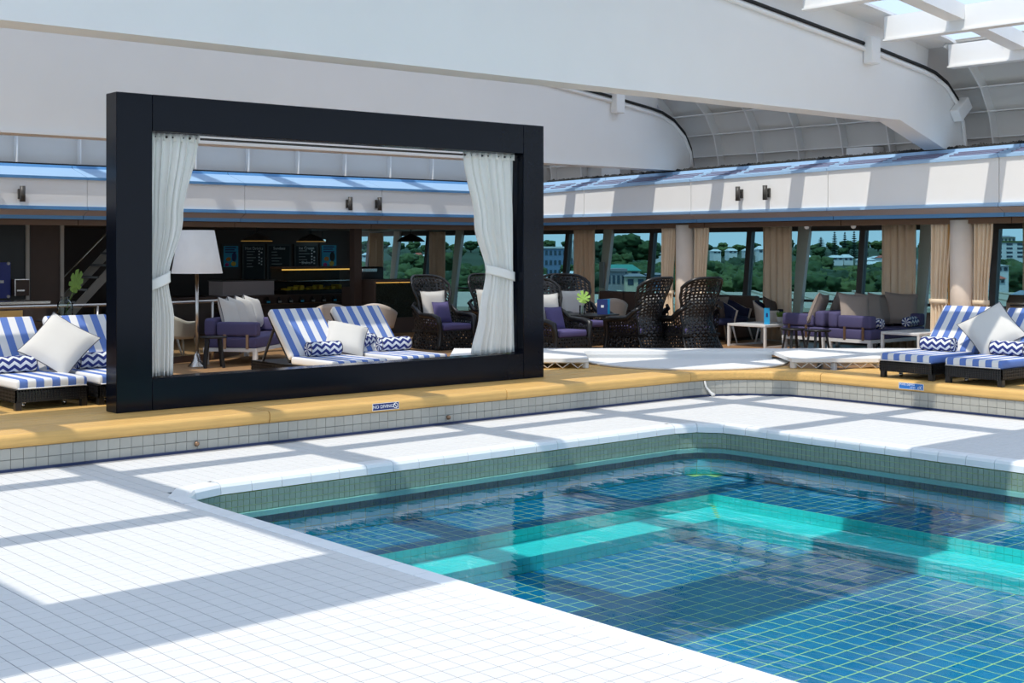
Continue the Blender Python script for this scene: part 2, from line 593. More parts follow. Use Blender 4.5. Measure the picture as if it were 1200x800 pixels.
def inframe(x, y, z, mx=30):
    D = x * cos(HEAD) + y * sin(HEAD)
    if D < 0.5:
        return False
    u = 600 + 1561 * (x * sin(HEAD) - y * cos(HEAD)) / D
    v = 291 - 1561 * (z - 1.92) / D
    return -mx < u < 1200 + mx and -mx < v < 800 + mx


def tile_mesh(w, d, h, m, bev=0.004, name='tile'):
    b = MB()
    x, y = w / 2, d / 2
    vs = [(-x, -y, -h), (x, -y, -h), (x, y, -h), (-x, y, -h), (-x, -y, -bev), (x, -y, -bev), (x, y, -bev), (-x, y, -bev),
          (-x + bev, -y + bev, 0), (x - bev, -y + bev, 0), (x - bev, y - bev, 0), (-x + bev, y - bev, 0)]
    b.add(vs, [(8, 9, 10, 11)] + [(i, (i + 1) % 4, (i + 1) % 4 + 4, i + 4) for i in range(4)] + [(i + 4, (i + 1) % 4 + 4, (i + 1) % 4 + 8, i + 8) for i in range(4)])
    return b, b.mesh(name, m)


def tile_field(parent, spots, pitch, z, m, name='tile', gap=0.0055, h=0.006):
    """the 300 tiles that show largest singly, the rest as one part."""
    proto, me = tile_mesh(pitch - gap, pitch - gap, h, m, 0.0015)
    spots = sorted(spots, key=lambda p: (not inframe(p[0], p[1], z), p[0] ** 2 + p[1] ** 2))
    for x, y in spots[:300]:
        put(name, me, parent, (x, y, z))
    rest = MB()
    for x, y in spots[300:]:
        rest.add([(p[0] + x, p[1] + y, p[2] + z) for p in proto.v], proto.f)
    o = rest.build(name, m, parent, kind='stuff')


def in_corner(x, y, cx, cy, r):
    return hypot(x - cx, y - cy) > r


def deck_ok(x, y):
    if y > 11.42:
        return False
    if PX0 - CW - 0.02 < x < PX1 + CW + 0.02 and PY0 - CW < y < PY1 + CW + 0.02:
        # keep the triangles outside the rounded coping corners
        if x < PX0 + PR and y > PY1 - PR and hypot(x - PX0 - PR, y - PY1 + PR) > ro - 0.055:
            return True
        return x > PX1 - PR and y > PY1 - PR and hypot(x - PX1 + PR, y - PY1 + PR) > ro - 0.055
    if x > 12.95 and y > 10.3:
        return hypot(x - 12.95, y - 10.3) < 1.12
    return x < 14.08


TP = 0.12
spots = []
# rows start at the coping so that the joints run along it
for i in range(-90, 50):
    for j in range(-40, 100):
        x, y = PX0 - CW - TP / 2 - 0.002 - i * TP, PY1 + CW + TP / 2 + 0.002 - (j - 20) * TP
        if 1.0 < x < 14.1 and 2.2 < y < 11.45 and deck_ok(x, y) and inframe(x, y, 0, 120):
            spots.append((x, y))
tile_field(floor, spots, TP, 0.0, 'deck_tile')

# --- pool basin
basin = MB()
t = 0.25
basin.box(PX0 - t, PX0, PY0 - t, PY1 + t, -1.5, -0.1)
basin.box(PX1, PX1 + t, PY0 - t, PY1 + t, -1.5, -0.1)
basin.box(PX0, PX1, PY1, PY1 + t, -1.5, -0.1)
basin.box(PX0, PX1, PY0 - t, PY0, -1.5, -0.1)
ZB = -0.80
basin.box(PX0, PX1, PY0, PY1, -1.5, ZB - 0.0018)
basin.prism([(PX0, PY1)] + arc(PX0 + PR, PY1 - PR, PR, pi, pi / 2, 10), -1.5, -0.1)
basin.prism([(PX1, PY1)] + arc(PX1 - PR, PY1 - PR, PR, pi / 2, 0, 10), -1.5, -0.1)
pool = basin.build('pool_basin', 'pool_grout', label='sunken rectangular pool lined with blue tiles and rounded corners', cat='pool', kind='structure')

inner = [(PX0, PY0)] + arc(PX0 + PR, PY1 - PR, PR, pi, pi / 2, 8) + arc(PX1 - PR, PY1 - PR, PR, pi / 2, 0, 8) + [(PX1, PY0)]


def walk(pts, step):
    """equal steps along a polyline -> (p, q, normal to the left)."""
    seg = []
    out = []
    P = [Vector((x, y)) for x, y in pts]
    cum = [0.0]
    for a, c in zip(P, P[1:]):
        cum.append(cum[-1] + (c - a).length)
    def at(s):
        s = max(0, min(cum[-1], s))
        for i in range(len(P) - 1):
            if s <= cum[i + 1] + 1e-9:
                w = (s - cum[i]) / max(1e-9, cum[i + 1] - cum[i])
                return P[i].lerp(P[i + 1], w)
        return P[-1]
    n = max(1, round(cum[-1] / step))
    for k in range(n):
        p, q = at(cum[-1] * k / n), at(cum[-1] * (k + 1) / n)
        d = (q - p).normalized()
        out.append((p, q, Vector((-d.y, d.x))))
    return out


def band(b, pts, step, z0, z1, depth, gap, side=1, rows=1, m=0):
    """tiles standing on a wall that follows pts; side = +1 puts them left of the walk."""
    for p, q, n in walk(pts, step):
        d = (q - p).normalized() * (gap / 2)
        p2, q2, n2 = p + d, q - d, n * side * depth
        for r in range(rows):
            a, c = z0 + (z1 - z0) * r / rows + gap / 2, z0 + (z1 - z0) * (r + 1) / rows - gap / 2
            vs = [(p2.x, p2.y, a), (q2.x, q2.y, a), (q2.x, q2.y, c), (p2.x, p2.y, c)]
            vs += [(x + n2.x, y + n2.y, z) for x, y, z in vs]
            b.add(vs, [(4, 5, 6, 7), (0, 1, 5, 4), (1, 2, 6, 5), (2, 3, 7, 6), (3, 0, 4, 7)], m)


# walking left wall -> far wall -> right wall keeps the water on the right hand
b = MB(); band(b, inner, 0.055, -0.262, -0.097, 0.006, 0.004, side=-1, rows=3)
b.build('waterline_tile', 'pool_strip', pool, kind='stuff')
b = MB(); band(b, inner, 0.29, -0.305, -0.262, 0.035, 0.0, side=-1)
b.build('nosing', 'pool_white', pool)
for p, q, n in walk(inner, 0.145):
    b = MB(); band(b, [p, q], 9, -0.375, -0.305, 0.010, 0.006, side=-1)
    b.build('navy_tile', 'navy_tile', pool)
b = MB(); band(b, inner, 0.155, ZB, -0.375, 0.006, 0.007, side=-1, rows=5)
b.build('wall_tile', 'wall_aqua', pool, kind='stuff')
# submerged bench along the far and right walls with an aqua step below it
BX, BY, BZ, SZ, SW = PX1 - 6 * 0.158, PY1 - 6 * 0.158, -0.55, -0.67, 0.45
bench = MB()
bench.box(PX0 + 0.01, PX1 - 0.01, BY, PY1 - 0.01, ZB, BZ - 0.0018)
bench.box(BX, PX1 - 0.01, PY0 + 0.01, BY, ZB, BZ - 0.0018)
bench.box(PX0 + 0.01, BX, BY - SW, BY, ZB, SZ - 0.0018)
bench.box(BX - SW, BX, PY0 + 0.01, BY - SW, ZB, SZ - 0.0018)
bench.build('submerged_bench', 'pool_grout', pool)
proto, _ = tile_mesh(0.147, 0.147, 0.006, 'pool_tile', 0.0015)
b = MB()
for i in range(60):
    for j in range(60):
        x, y = BX + 0.079 + (i - 54) * 0.158, BY + 0.079 + (j - 52) * 0.158
        if x > PX1 - 0.06 or y > PY1 - 0.06 or x < PX0 + 0.09 or y < PY0 + 0.1 or (x < BX + 0.07 and y < BY + 0.07):
            continue
        if x > PX1 - PR and y > PY1 - PR and hypot(x - PX1 + PR, y - PY1 + PR) > PR - 0.06:
            continue
        b.add([(p[0] + x, p[1] + y, p[2] + BZ) for p in proto.v], proto.f)
b.build('bench_tile', 'pool_tile', pool, kind='stuff')
b = MB()
proto, _ = tile_mesh(0.072, 0.072, 0.006, 'aqua_tile', 0.002)
for k in range(6):
    o_ = 0.0375 + k * 0.075
    for i in range(110):
        x = PX0 + 0.05 + i * 0.075
        if x < BX - o_ + 0.03:
            b.add([(p[0] + x, p[1] + BY - o_, p[2] + SZ) for p in proto.v], proto.f)
        y = PY0 + 0.06 + i * 0.075
        if y < BY - o_ - 0.03:
            b.add([(p[0] + BX - o_, p[1] + y, p[2] + SZ) for p in proto.v], proto.f)
for off, za, zb_ in ((0.0, SZ, BZ), (SW, ZB, SZ)):
    band(b, [(PX0 + 0.02, BY - off), (BX - off, BY - off)], 0.075, za, zb_, 0.006, 0.003, side=-1, rows=2)
    band(b, [(BX - off, BY - off), (BX - off, PY0)], 0.075, za, zb_, 0.006, 0.003, side=-1, rows=2)
b.build('step_tile', 'aqua_tile', pool, kind='stuff')
spots = [(BX - SW - 0.082 - i * 0.16, BY - SW - 0.082 - j * 0.16) for i in range(41) for j in range(52)]
spots = [s for s in spots if s[0] > PX0 + 0.08 and s[1] > PY0 + 0.08 and not (s[0] > BX - SW - 0.06) and not (s[1] > BY - 0.06) and inframe(s[0], s[1], ZB, 160)]
tile_field(pool, spots, 0.16, ZB, 'pool_tile', gap=0.012)

# coping stones, one by one
prof = [(0.0, -0.03), (0.0, -0.004), (0.004, 0.0), (0.125, 0.0), (0.155, -0.010), (0.170, -0.034), (0.174, -0.092), (0.11, -0.092), (0.0, -0.092)]
for p, q, n in walk(inner, 0.29):
    d = (q - p).normalized() * 0.0025
    b = MB()
    c = (p + q) / 2
    vs = []
    # at a bend the two ends fan out from the corner's centre
    def outn(pt):
        for cx in (PX0 + PR, PX1 - PR):
            if pt.y > PY1 - PR + 1e-6 and (pt.x - cx) * (1 if cx > 8 else -1) > 1e-6:
                return Vector((pt.x - cx, pt.y - (PY1 - PR))).normalized()
        return n
    for pt in (p + d, q - d):
        o = outn(pt)
        for u, z in prof:
            w = CW - u
            vs.append((pt.x + o.x * w - c.x, pt.y + o.y * w - c.y, z + 0.002))
    k = len(prof)
    b.add(vs, [tuple(range(k)), tuple(range(2 * k - 1, k - 1, -1))] + [(i, i + k, (i + 1) % k + k, (i + 1) % k) for i in range(k)])
    b.build('coping_stone', 'coping', pool, loc=(c.x, c.y, 0))

b = MB()
wpoly = [(PX0, PY0)] + arc(PX0 + PR, PY1 - PR, PR, pi, pi / 2, 10) + arc(PX1 - PR, PY1 - PR, PR, pi / 2, 0, 10) + [(PX1, PY0)]
b.add([(x, y, 0) for x, y in wpoly], [tuple(range(len(wpoly) - 1, -1, -1))])
b.build('pool_water', 'water', loc=(0, 0, ZW), label='clear blue rippled water filling the swimming pool', cat='water', kind='structure')

# --- kerb: tiled wall with a timber rim
front = [(1.2, 11.5), (12.95, 11.5)] + arc(12.95, 10.3, 1.2, pi / 2, 0, 14)[1:] + [(14.15, 3.0)]
b = MB()
b.box(-4, 12.95, 11.508, 12.0, -0.1, 0.2)
b.box(14.158, 14.65, -2, 10.3, -0.1, 0.2)
b.prism(arc(12.95, 10.3, 1.208, 0, pi / 2, 14) + arc(12.95, 10.3, 1.7, pi / 2, 0, 14), -0.1, 0.2)
kerb = b.build('kerb', 'grout', label='raised kerb with pale tiled face and honey timber rim round the pool deck', cat='kerb', kind='structure')
for p, q, n in walk([(3.9, 11.5)] + front[1:-1] + [(14.15, 6.9)], 0.11):
    for r in range(2):
        c = (p + q) / 2
        b = MB()
        band(b, [p - c, q - c], 9, 0, 0.098, 0.008, 0.004, side=-1)
        b.build('tile', 'kerb_tile', kerb, loc=(c.x, c.y, 0.002 + 0.099 * r))
b = MB(); band(b, front, 0.6, -0.003, 0.022, 0.03, 0.0, side=-1)
b.build('gutter', 'gutter', kerb)


def rimprof():
    # front edge first, rounded
    pr = []
    for cz, a0, a1 in ((0.24, pi * 1.5, pi), (0.28, pi, pi / 2)):
        for i in range(5):
            a = a0 + (a1 - a0) * i / 4
            pr.append((0.04 + 0.04 * cos(a), cz + 0.04 * sin(a)))
    for u in (0.14, 0.24, 0.34, 0.44):
        pr += [(u - 0.004, 0.32), (u, 0.312), (u + 0.004, 0.32)]
    return pr + [(0.54, 0.32), (0.54, 0.2)]


def rim_x(x0, x1, m='timber'):
    b = MB(); pr = rimprof(); k = len(pr)
    L = x1 - x0
    vs = [(-L / 2, u, z) for u, z in pr] + [(L / 2, u, z) for u, z in pr]
    b.add(vs, [tuple(range(k)), tuple(range(2 * k - 1, k - 1, -1))] + [(i, i + k, (i + 1) % k + k, (i + 1) % k) for i in range(k)])
    return b


for x0, x1 in ((0.6, 3.68), (3.69, 6.755), (6.765, 9.825), (9.835, 12.945)):
    rim_x(x0, x1).build('timber_slab', 'timber', kerb, loc=((x0 + x1) / 2, 11.46, 0))
for y0, y1 in ((7.25, 10.295), (4.15, 7.24), (1.0, 4.14)):
    rim_x(y0, y1).build('timber_slab', 'timber', kerb, loc=(14.11, (y0 + y1) / 2, 0), rot=(0, 0, -pi / 2))
pr = rimprof(); k = len(pr)
for a0, a1 in ((0.004, pi / 2 - 0.004),):
    b = MB(); vs = []; nn = 16
    for i in range(nn + 1):
        a = a0 + (a1 - a0) * i / nn
        vs += [((1.16 + u) * cos(a), (1.16 + u) * sin(a), z) for u, z in pr]
    b.add(vs, [tuple(range(k)), tuple(range((nn + 1) * k - 1, nn * k - 1, -1))] + [(j * k + i, (j + 1) * k + i, (j + 1) * k + (i + 1) % k, j * k + (i + 1) % k) for j in range(nn) for i in range(k)])
    b.build('timber_slab', 'timber', kerb, loc=(12.95, 10.3, 0))
for x, rz in ((5.98, 0), (9.0, 0)):
    b = MB()
    b.lathe([(0.013, 0), (0.022, 0.005), (0.022, 0.03), (0.012, 0.035)], 10, T=Matrix.Rotation(pi / 2, 4, 'X'))
    b.lathe([(0.012, 0.0), (0.012, 0.02)], 8, T=Matrix.Translation((0, -0.01, -0.025)))
    b.build('drain_spout', 'bronze', kerb, loc=(x, 11.49, 0.075))
b = MB(); b.tube([(0, 0, 0.2), (0.02, -0.01, 0.12), (0.06, -0.05, 0.05), (0.07, -0.10, 0.012)], [0.012, 0.014, 0.018, 0.03], 8)
b.build('drain_hose', 'white_metal', kerb, loc=(13.20, 11.45, 0.0))


def kerb_sign(px, py, rz, body, l2):
    o = thing('depth_sign' if l2 else 'no_diving_sign', 'blue depth sign with a white swimmer on the right-hand timber rim' if l2 else 'navy sign with white NO DIVING lettering on the timber rim', 'sign', (px, py, 0.262), rz)
    b = MB(); b.box(-0.165, 0.165, -0.004, 0.0, -0.034, 0.034); b.build('plate', 'sign_mid' if l2 else 'sign_blue', o)
    b = MB()
    for x0, x1, zz0, zz1 in ((-0.169, 0.169, 0.034, 0.038), (-0.169, 0.169, -0.038, -0.034), (-0.169, -0.165, -0.034, 0.034), (0.165, 0.169, -0.034, 0.034)):
        b.box(x0, x1, -0.005, 0.0, zz0, zz1)
    b.build('border', 'print_white', o)
    if l2:
        text('lettering', body, 0.034, 'print_white', o, (-0.055, -0.0045, 0.016), (pi / 2, 0, 0))
        text('lettering', l2, 0.032, 'print_white', o, (0.02, -0.0045, -0.016), (pi / 2, 0, 0))
        b = MB()
        b.tube([(0.085, -0.006, -0.016), (0.105, -0.006, -0.024), (0.125, -0.006, -0.016), (0.145, -0.006, -0.024)], 0.0035, 6)
        b.tube([(0.095, -0.006, -0.006), (0.118, -0.006, 0.004), (0.13, -0.006, -0.008)], 0.004, 6)
        b.ico((0.138, -0.006, 0.006), 0.007, 1, sq=(1, 0.3, 1))
        b.build('swimmer_symbol', 'print_white', o)
    else:
        text('lettering', body, 0.050, 'print_white', o, (-0.035, -0.0045, -0.001), (pi / 2, 0, 0))
        b = MB()
        b.tube([(0.125 + 0.026 * cos(a * pi / 8), -0.006, 0.026 * sin(a * pi / 8)) for a in range(16)], 0.004, 6, closed=True)
        b.tube([(0.108, -0.006, 0.018), (0.142, -0.006, -0.018)], 0.0035, 6)
        b.tube([(0.115, -0.006, 0.008), (0.127, -0.006, -0.002), (0.132, -0.006, -0.012)], 0.004, 6)
        b.build('no_diving_symbol', 'print_white', o)


kerb_sign(8.15, 11.459, 0, 'NO DIVING', None)
kerb_sign(14.109, 8.98, -pi / 2, 'POOL DEPTH', '1.5 M')

# --- timber platform behind the rim
b = MB()
b.box(-4, 14.65, 12.0, 15.0, 0.0, 0.285)
b.prism([(14.65, 12.0)] + arc(12.95, 10.3, 1.7, pi / 2, 0, 12), 0.0, 0.285)
b.box(14.65, 16.75, -2, 10.5, 0.0, 0.285)
plat = b.build('floor_platform', 'dark_brown', label='raised timber platform under the big black frame', cat='floor', kind='structure')
for i in range(30):
    y = 12.0 + 0.1 * i
    b = MB(); b.box(-8.6, 8.6, 0.003, 0.097, -0.034, 0.0)
    b.build('plank', 'timber', plat, loc=(6.05, y, ZP - 0.0005 * (i % 3)))
for i in range(20):
    b = MB(); b.box(0.003, 0.103, -6.2, 6.2, -0.034, 0.0)
    b.build('plank', 'timber_y', plat, loc=(14.652 + 0.105 * i, 4.25, ZP - 0.0005 * (i % 3)))
b = MB(); b.prism([(14.648, 11.998)] + arc(12.95, 10.3, 1.704, pi / 2, 0, 12), 0.285, 0.319)
b.build('corner_board', 'timber', plat)

# --- lounge floor
b = MB()
b.box(16.75, 21.6, -3, 15.0, ZL - 0.2, ZL)
b.box(14.65, 16.75, 10.5, 15.0, ZL - 0.2, ZL)
b.box(-6, 21.6, 15.0, 32, ZL - 0.2, ZL)
b.build('floor_lounge', 'lounge_floor', label='brown boarded lounge floor one step below the platform', cat='floor', kind='structure')

# --- girders and roof
PROF = [(8, 5.95), (11.2, 5.62), (14.2, 5.27), (15.73, 5.09), (17.2, 4.92), (18.4, 4.76), (18.72, 4.70), (19.04, 4.58), (19.34, 4.35), (19.52, 4.06), (19.59, 3.72), (19.6, 3.46)]
FULL = [(16 - x, z) for x, z in PROF[::-1][:-1]] + PROF


def zroof(x):
    x = x if x >= 8 else 16 - x
    for (a, za), (c, zc) in zip(PROF, PROF[1:]):
        if a <= x <= c:
            return za + (zc - za) * (x - a) / max(1e-6, c - a)
    return PROF[-1][1]


def extr_y(b, poly, y0, y1, m=0, smooth=False):
    n = len(poly)
    vs = [(x, y0, z) for x, z in poly] + [(x, y1, z) for x, z in poly]
    b.add(vs, [tuple(range(n)), tuple(range(2 * n - 1, n - 1, -1))], m)
    b.add(vs, [(i, i + n, (i + 1) % n + n, (i + 1) % n) for i in range(n)], m, smooth)
    return b


GIRD = ((5.65, 0.4, 4.45, 0.10), (11.5, 0.36, 3.90, 0.0), (17.3, 0.36, 3.44, -0.18))
for gi, (gy, gt, gz, dz) in enumerate(GIRD):
    top = [(x, z + dz) for x, z in FULL]
    if gi == 1:
        low = [(19.0, 3.5), (17.7, gz), (-1.7, gz), (-3.0, 3.5)]
    elif gi == 0:
        low = [(19.0, 3.9), (17.9, gz), (-1.9, gz), (-3.0, 3.9)]
    else:
        low = [(19.2, gz), (-3.2, gz)]
        top = [p for p in top if p[1] > gz]
    poly = top + low
    b = MB()
    # caps as a fan of thin columns so the concave outline stays clean
    xs = [p[0] for p in top]
    def lowz(x, low=low):
        L = sorted(low)
        for (a, za), (c, zc) in zip(L, L[1:]):
            if a <= x <= c:
                return za + (zc - za) * (x - a) / (c - a)
        return 3.5 if gi == 1 else (3.9 if gi == 0 else gz)
    pts = sorted(set([(x, z) for x, z in top] + [(x, zroof(x) + dz) for x, _ in low]))
    up = [(x, z) for x, z in pts]
    dn = [(x, min(z - 0.001, lowz(x))) for x, z in up]
    n = len(up)
    vs = [(x, gy, z) for x, z in up] + [(x, gy, z) for x, z in dn] + [(x, gy + gt, z) for x, z in up] + [(x, gy + gt, z) for x, z in dn]
    for i in range(n - 1):
        b.add(vs, [(n + i, n + i + 1, i + 1, i), (2 * n + i, 2 * n + i + 1, 3 * n + i + 1, 3 * n + i), (i, i + 1, 2 * n + i + 1, 2 * n + i), (3 * n + i, 3 * n + i + 1, n + i + 1, n + i)])
    b.add(vs, [(n - 1, 2 * n - 1, 4 * n - 1, 3 * n - 1), (0, 2 * n, 3 * n, n)])
    g = b.build('girder', 'white_paint', kind='structure', cat='girder',
                label=('white roof girder nearest the open end of the roof above the pool', 'deep white roof girder whose sloping end lands on the right fascia', 'white roof girder behind the black frame with a rounded end')[gi])
    b = MB()
    for (xa, za), (xc, zc) in zip(top, top[1:]):
        if -2.8 < xa and xc < 18.8:
            b.add([(xa, gy - 0.42, za + 0.37), (xc, gy - 0.42, zc + 0.37), (xc, gy + 0.65, zc + 0.37), (xa, gy + 0.65, za + 0.37), (xa, gy - 0.42, za + 0.41), (xc, gy - 0.42, zc + 0.41), (xc, gy + 0.65, zc + 0.41), (xa, gy + 0.65, za + 0.41)],
                  [(3, 2, 1, 0), (4, 5, 6, 7), (0, 1, 5, 4), (1, 2, 6, 5), (2, 3, 7, 6), (3, 0, 4, 7)])
    b.build('cover_plate', 'white_paint', g)  # unseen plate inferred from the wide shadow; overhang added to shade the girder face
    b = MB()
    for (xa, za), (xc, zc) in zip(top, top[1:]):
        if -2.8 < xa and xc < 18.8:
            b.bar((xa, gy + 0.15, za + 0.18), (xc, gy + 0.15, zc + 0.18), 0.06, 0.40)
    b.build('upstand', 'white_paint', g)
    b = MB(); b.tube([(x, gy - 0.02, z - 0.02) for x, z in top if x > 8], 0.026, 6)
    b.build('track', 'black_rubber', g)
    b = MB(); b.tube([(x - 0.02, gy - 0.03, z - 0.10) for x, z in top if x > 8], 0.035, 6)
    b.build('track_lip', 'white_paint', g)
    if gi:
        b = MB(); b.box(-3 + (0 if gi == 1 else -0.2), 17.7 if gi == 1 else 19.2, gy - 0.03, gy + gt + 0.03, gz - 0.025, gz + 0.01)
        b.build('bottom_flange', 'white_paint', g)
    for bx, ang in (((16.9, 0.0), (19.42, 0.9)) if gi == 1 else ((17.45, 0.0),) if gi == 2 else ()):
        b = MB(); b.rbox(-0.11, 0.11, -0.16, 0.0, -0.28, 0.12, 0.02)
        b.build('bracket', 'white_paint', g, loc=(bx, gy - 0.005, zroof(bx) + dz - 0.03), rot=(0, ang, 0))

roof = thing('roof_frame', 'white skylight grid of bars and panes over the pool hall', 'roof', kind='structure')
PUR = (-2.2, -0.12, 1.91, 3.91, 5.87, 7.86, 9.91, 11.6, 13.2, 14.95, 16.87, 18.6)
BAYS = ((6.32, 11.15, (8.02, 9.98)), (12.25, 16.95, (13.6, 15.35)), (18.05, 21.9, (19.2,)))
for y0, y1, raf in BAYS:
    dz = -0.18 if y0 > 17 else 0.0
    for x in PUR:
        z = zroof(x) + dz
        b = MB(); b.box(-0.06, 0.06, y0, y1, 0.0, 0.34); b.box(-0.10, 0.10, y0, y1, -0.02, 0.005)
        b.build('purlin', 'white_paint', roof, loc=(x, 0, z))
    for y in raf:
        for a, c in zip(PUR, PUR[1:]):
            za, zc = zroof(a) + dz, zroof(c) + dz
            b = MB(); b.bar((a + 0.06, y, za + 0.235), (c - 0.06, y, zc + 0.235), 0.25, 0.21)
            b.build('rafter', 'white_paint', roof)
    ys = [y0] + list(raf) + [y1]
    for ya, yb in zip(ys, ys[1:]):
        for a, c in zip(PUR, PUR[1:]):
            za, zc = zroof(a) + dz + 0.35, zroof(c) + dz + 0.35
            b = MB()
            vs = [(x, y, z + h) for h in (0, 0.012) for x, y, z in ((a, ya, za), (c, ya, zc), (c, yb, zc), (a, yb, za))]
            b.add(vs, [(3, 2, 1, 0), (4, 5, 6, 7), (0, 1, 5, 4), (1, 2, 6, 5), (2, 3, 7, 6), (3, 0, 4, 7)])
            b.build('glass_pane', 'roof_glass', roof)
# rim around each pane (raised glazing bars)
# curved outer shell beside the roof
shell = thing('roof_shell', 'curved ribbed white shell rising behind the right fascia', 'roof', kind='structure')
SH = [(20.15, 3.2), (20.12, 3.7), (20.0, 4.15), (19.75, 4.55), (19.4, 4.85), (18.95, 5.05), (18.62, 5.12)]
b = MB(); vs = []
ys = [6.2, 21.9]
for y in ys:
    vs += [(x, y, z) for x, z in SH] + [(x + 0.05, y, z + 0.03) for x, z in SH]
k = len(SH)
fs = []
for i in range(k - 1):
    fs += [(i, i + 1, 2 * k + i + 1, 2 * k + i), (k + i + 1, k + i, 3 * k + i, 3 * k + i + 1)]
b.add(vs, fs, 0, True)
b.build('shell_plate', 'grey_paint', shell)
for i in range(17):
    y = 6.4 + i * 0.96
    b = MB(); vs = []
    for yy in (y - 0.012, y + 0.012):
        vs += [(x, yy, z) for x, z in SH] + [(8 + (x - 8) * 0.986, yy, z - 0.09) for x, z in SH]
    fs = []
    for j in range(k - 1):
        fs += [(j, j + 1, k + j + 1, k + j), (2 * k + j + 1, 2 * k + j, 3 * k + j, 3 * k + j + 1), (k + j, k + j + 1, 3 * k + j + 1, 3 * k + j)]
    b.add(vs, fs)
    b.build('rib', 'white_paint', shell)
for x, z in ((20.04, 3.72), (19.93, 4.13), (19.68, 4.50)):
    b = MB(); b.box(x - 0.1, x + 0.06, 6.2, 21.9, z - 0.01, z + 0.01)
    b.build('stringer', 'white_paint', shell)
for y in (9.0, 13.3, 19.4):
    b = MB(); b.rbox(19.72, 20.05, y, y + 0.55, 3.3, 3.68, 0.01)
    b.build('service_box', 'white_paint', shell)

# --- bulkhead above the rear fascia
b = MB(); b.box(-6, 20.2, 21.9, 22.05, 3.1, 5.9)
wb = b.build('wall_back', 'grey_paint', label='ribbed white bulkhead above the rear fascia', cat='wall', kind='structure')
for i in range(20):
    x = -1.5 + i * 1.07
    b = MB(); b.box(x - 0.012, x + 0.012, 21.78, 21.9, 3.12, 4.6)
    b.build('rib', 'white_paint', wb)
b = MB(); b.box(-6, 20.2, 21.72, 21.9, 4.05, 4.09); b.build('ledge', 'white_paint', wb)


# --- fascias: f(s, d, z) with s along the fascia and d behind its face
def top_at(y):
    return 3.49 - 0.0175 * (y - 11.2)


def pan_at(y):
    return 3.25 - 0.0215 * (y - 11.2)


def fascia(name, label, spans, fn, sheer, vents):
    o = thing(name, label, 'fascia', kind='structure')
    def loft(part, prof_of, s0, s1, m):
        b = MB()
        A, B = prof_of(s0), prof_of(s1)
        n = len(A)
        vs = [fn(s0, d, z) for d, z in A] + [fn(s1, d, z) for d, z in B]
        b.add(vs, [tuple(range(n)), tuple(range(2 * n - 1, n - 1, -1))] + [(i, i + n, (i + 1) % n + n, (i + 1) % n) for i in range(n)])
        return b.build(part, m, o)
    for s0, s1 in spans:
        a, c = s0 + 0.006, s1 - 0.006
        T = (lambda s: top_at(s)) if sheer else (lambda s: 3.30)
        P = (lambda s: pan_at(s)) if sheer else (lambda s: 3.035)
        loft('panel', lambda s: [(0, 2.60), (0.05, 2.60), (0.05, P(s)), (0, P(s))], a, c, 'panel_white')
        loft('lower_trim', lambda s: [(-0.03, 2.545), (0.05, 2.545), (0.05, 2.60), (-0.03, 2.60)], a, c, 'pale_blue' if sheer else 'mid_blue')
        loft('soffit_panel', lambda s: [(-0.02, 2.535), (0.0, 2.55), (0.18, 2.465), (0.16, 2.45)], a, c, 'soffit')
        loft('lip', lambda s: [(0.15, 2.395), (0.32, 2.395), (0.32, 2.455), (0.15, 2.455)], a, c, 'mid_blue')
        loft('header_board', lambda s: [(0.36, 2.30), (0.44, 2.30), (0.44, 2.39), (0.36, 2.39)], a, c, 'header_wood')
        # sloping vent band with a trim at both edges
        loft('vent_trim', lambda s: [(-0.035, P(s)), (0.04, P(s)), (0.04, P(s) + 0.045), (-0.035, P(s) + 0.045)], a, c, 'pale_blue' if sheer else 'mid_blue')
        loft('vent_panel', lambda s: [(0.0, P(s) + 0.045), (0.04, P(s) + 0.03), (0.68, T(s) - 0.06), (0.66, T(s) - 0.03)], a, c, 'pale_blue')
        loft('ridge_trim', lambda s: [(0.60, T(s) - 0.055), (0.80, T(s) - 0.055), (0.80, T(s)), (0.62, T(s))], a, c, 'pale_blue' if sheer else 'mid_blue')
        if vents:
            nv = 3
            L = (c - a) / nv
            for v in range(nv):
                q0, q1 = a + v * L + 0.1, a + (v + 1) * L - 0.1
                g = bpy.data.objects.new('vent_grille', None); COL.objects.link(g); g.parent = o
                for r_ in range(3):
                    w = 0.24 + r_ * 0.20
                    def pt(s, dd, lift):
                        z = (P(s) + 0.045) + (T(s) - 0.03 - P(s) - 0.045) * dd
                        return fn(s, 0.66 * dd, z + lift)
                    b = MB()
                    vs = [pt(q0, w, 0.0), pt(q1, w, 0.0), pt(q1, w + 0.075, 0.0), pt(q0, w + 0.075, 0.0), pt(q0, w, 0.016), pt(q1, w, 0.016), pt(q1, w + 0.075, 0.010), pt(q0, w + 0.075, 0.010)]
                    b.add(vs, [(3, 2, 1, 0), (4, 5, 6, 7), (0, 1, 5, 4), (1, 2, 6, 5), (2, 3, 7, 6), (3, 0, 4, 7)])
                    b.build('slat', 'vent_slat', g)
        if not vents:
            loft('seal_strip', lambda s: [(0.70, T(s)), (0.78, T(s)), (0.78, T(s) + 0.03), (0.70, T(s) + 0.03)], a, c, 'black_rubber')
            continue
        b = MB()
        n = int((c - a) / 0.045)
        for i in range(n):
            s = a + (i + 0.5) * (c - a) / n
            p = fn(s, 0.72, T(s) + 0.012)
            b.ico(p, 0.035 + 0.02 * R.random(), 1, disp=0.4, seed=i)
        b.build('drive_chain', 'black_rubber', o, kind='stuff')
    return o


